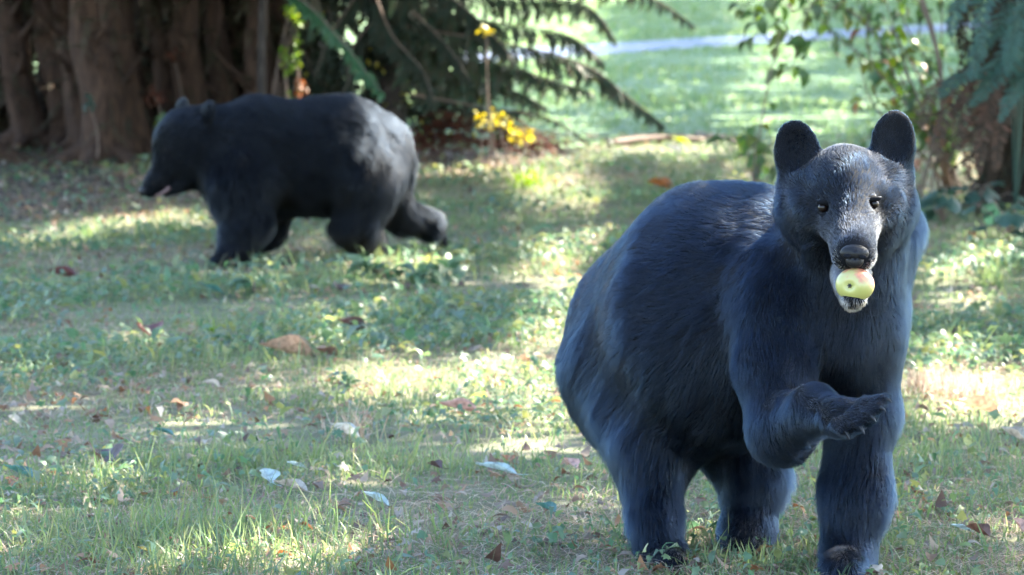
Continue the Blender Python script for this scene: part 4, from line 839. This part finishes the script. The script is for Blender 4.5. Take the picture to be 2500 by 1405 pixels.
    rr = np.sin(th) * (1 + .05 * np.cos(th)); zz = np.cos(th) * .86 - .17 * np.exp(-(th / .28) ** 2) + .16 * np.exp(-((np.pi - th) / .30) ** 2)
    lob = 1 + .02 * np.cos(5 * a)[None] * (np.abs(np.cos(th)) ** 2)[:, None]; v = np.stack([rr[:, None] * np.cos(a) * lob, rr[:, None] * np.sin(a) * lob, np.repeat(zz[:, None], s, 1)], -1).reshape(-1, 3) * R
    ax = axes((-.50, -1, .02)); v = (v @ ax.T) * np.array([1, 1, .86]); i = np.arange(n - 1)[:, None] * s; j = np.arange(s)[None]; q = np.stack([i + j, i + s + j, i + s + (j + 1) % s, i + (j + 1) % s], -1).reshape(-1, 4)
    m, nt, out = newmat('apple_skin'); p = nt.nodes.new('ShaderNodeBsdfPrincipled'); p.inputs['Roughness'].default_value = .3; tc = nt.nodes.new('ShaderNodeTexCoord')
    sep = nt.nodes.new('ShaderNodeSeparateXYZ'); nt.links.new(tc.outputs['Object'], sep.inputs[0]); ad = nt.nodes.new('ShaderNodeMath'); ad.operation = 'MULTIPLY_ADD'; ax_ = nt.nodes.new('ShaderNodeMath'); ax_.operation = 'MULTIPLY_ADD'; ax_.inputs[1].default_value = .45; nt.links.new(sep.outputs['X'], ax_.inputs[0]); nt.links.new(sep.outputs['Z'], ax_.inputs[2]); nt.links.new(ax_.outputs[0], ad.inputs[0]); ad.inputs[1].default_value = 10.0
    nz_ = noise(nt, 38, 5, .6); sc_ = nt.nodes.new('ShaderNodeMath'); sc_.operation = 'MULTIPLY_ADD'; sc_.inputs[1].default_value = .85; sc_.inputs[2].default_value = -.20; nt.links.new(nz_, sc_.inputs[0]); nt.links.new(sc_.outputs[0], ad.inputs[2])
    nt.links.new(ramp(nt, [(.30, .29, .085, .1), (.34, .30, .11, .36), (.38, .18, .09, .50), (.34, .075, .05, .70)], ad.outputs[0]), p.inputs['Base Color']); nt.links.new(p.outputs[0], out.inputs[0])
    apple = link('apple', mesh_np('apple', v, quad=q, mats=[m]), None, ap); tag(apple, 'green apple with a red blush held between the near bear\'s jaws', 'apple')
    mb = MB(); tipc = ax @ np.array([0, 0, R * .735])
    for k in range(6):
        a0 = k / 6 * 6.28; d = ax @ np.array([math.cos(a0), math.sin(a0), .55]); mb.add(*tube(np.array([tipc, tipc + d * .003, tipc + d * .0055]), np.array([.0018, .0014, .0003]), 5))
    mb.add(*ball(tipc, (.0025,) * 3)); mb.v = [x + ap for x in mb.v]; o = mb.build('calyx', [M['claw']], apple)
near_bear()

def far_bear():
    B = Body()
    B.c((640, 375, 17.5, 132), (830, 372, 17.55, 132), .1, .04, flow=(1, 0, -.35))
    B.c((830, 372, 17.55, 132), (905, 378, 17.6, 108), .1, .045, flow=(1, 0, -.5))
    B.c((640, 406, 17.5, 110), (820, 402, 17.55, 108), .1, .055, flow=(.6, 0, -.8), lift=.45)
    B.c((475, 350, 17.42, 84), (600, 365, 17.48, 122), .1, .04)
    B.c((500, 390, 17.42, 62), (560, 430, 17.45, 80), .08, .045, flow=(.5, 0, -1))
    B.c((446, 347, 17.4, 76), (485, 345, 17.42, 84), .06, .028)
    B.c((376, 450, 17.38, 30), (422, 386, 17.39, 52), .05, .010, lift=.2)
    B.c((364, 464, 17.38, 25), (376, 442, 17.38, 24), .03, .007, lift=.2)
    B.c((402, 476, 17.38, 12), (455, 434, 17.4, 40), .02, .018, flow=(.4, 0, -1))
    for (x, y, Y, o) in ((446, 270, 17.55, 0), (508, 276, 17.27, 0)):
        B.e(P(x, y, Y), (.058, .062, .028), axes((-.75, -.6, .1)), .03, .016, (.2, 0, 1))
    B.c((590, 450, 17.33, 96), (600, 540, 17.28, 64), .08, .05, lift=.42)
    B.c((600, 540, 17.28, 64), (574, 612, 17.22, 44), .05, .035)
    B.c((574, 620, 17.22, 42), (538, 640, 17.15, 30), .04, .02)
    B.c((660, 470, 17.66, 90), (650, 550, 17.68, 55), .07, .04)
    B.c((650, 550, 17.68, 52), (600, 605, 17.68, 36), .05, .035)
    B.c((600, 605, 17.68, 34), (575, 618, 17.66, 26), .04, .02)
    B.c((885, 440, 17.45, 100), (868, 545, 17.42, 58), .07, .06, lift=.45)
    B.c((868, 545, 17.42, 56), (902, 590, 17.6, 42), .05, .04)
    B.c((902, 595, 17.6, 40), (880, 612, 17.52, 32), .04, .02)
    B.c((920, 440, 17.7, 90), (975, 520, 17.75, 48), .07, .05)
    B.c((975, 518, 17.75, 46), (1048, 548, 17.85, 40), .05, .045)
    B.c((1048, 548, 17.85, 40), (1076, 592, 17.95, 22), .03, .025)
    B.c((1000, 400, 17.6, 14), (1003, 450, 17.62, 9), .03, .04)
    B.grid(.010, .012); V, Q = B.nets(); V[:, 2] = np.maximum(V[:, 2], .003)
    org = np.array([P(760, 600, 17.5)[0], 17.5, 0]); bear = link('bear', mesh_np('bear', V - org, quad=Q, mats=[M['skin']]), None, org)
    tag(bear, 'black bear walking left behind, head low, its rump lit pale by the sun', 'bear')
    fur(B, V, Q, 120000, bear, M['fur_shaded'], .0007, lenk=1.5, seed=5, npts=4, bare=[(P(352, 466, 17.36), .02)], tints=[(P(392, 452, 17.32), .03, .10)])
    e = B.hit(406, 366); MB().add(*ball(e + np.array([0, .004, 0]), (.010,) * 3)).build('eye', [M['eye']], bear)
    MB().add(*ball(P(351, 467, 17.36), (.022, .026, .024))).build('nose', [M['nose']], bear)
    MB().add(*tube(spline([P(414, 458, 17.37), P(398, 471, 17.36), P(378, 480, 17.365)], 8), np.linspace(.012, .006, 8), 8)).build('tongue', [M['tongue']], bear)
    for k in range(4):
        for (x, y, Y) in ((518, 646, 17.08 + .04 * k), (862, 616, 17.48 + .04 * k)):
            c = P(x, y, Y); c[2] = .02; MB().add(*claw(c, np.array([-1, -.1, -.2]), np.array([0, 0, -1.]), .03, .006)).build('claw', [M['claw']], bear)
far_bear()
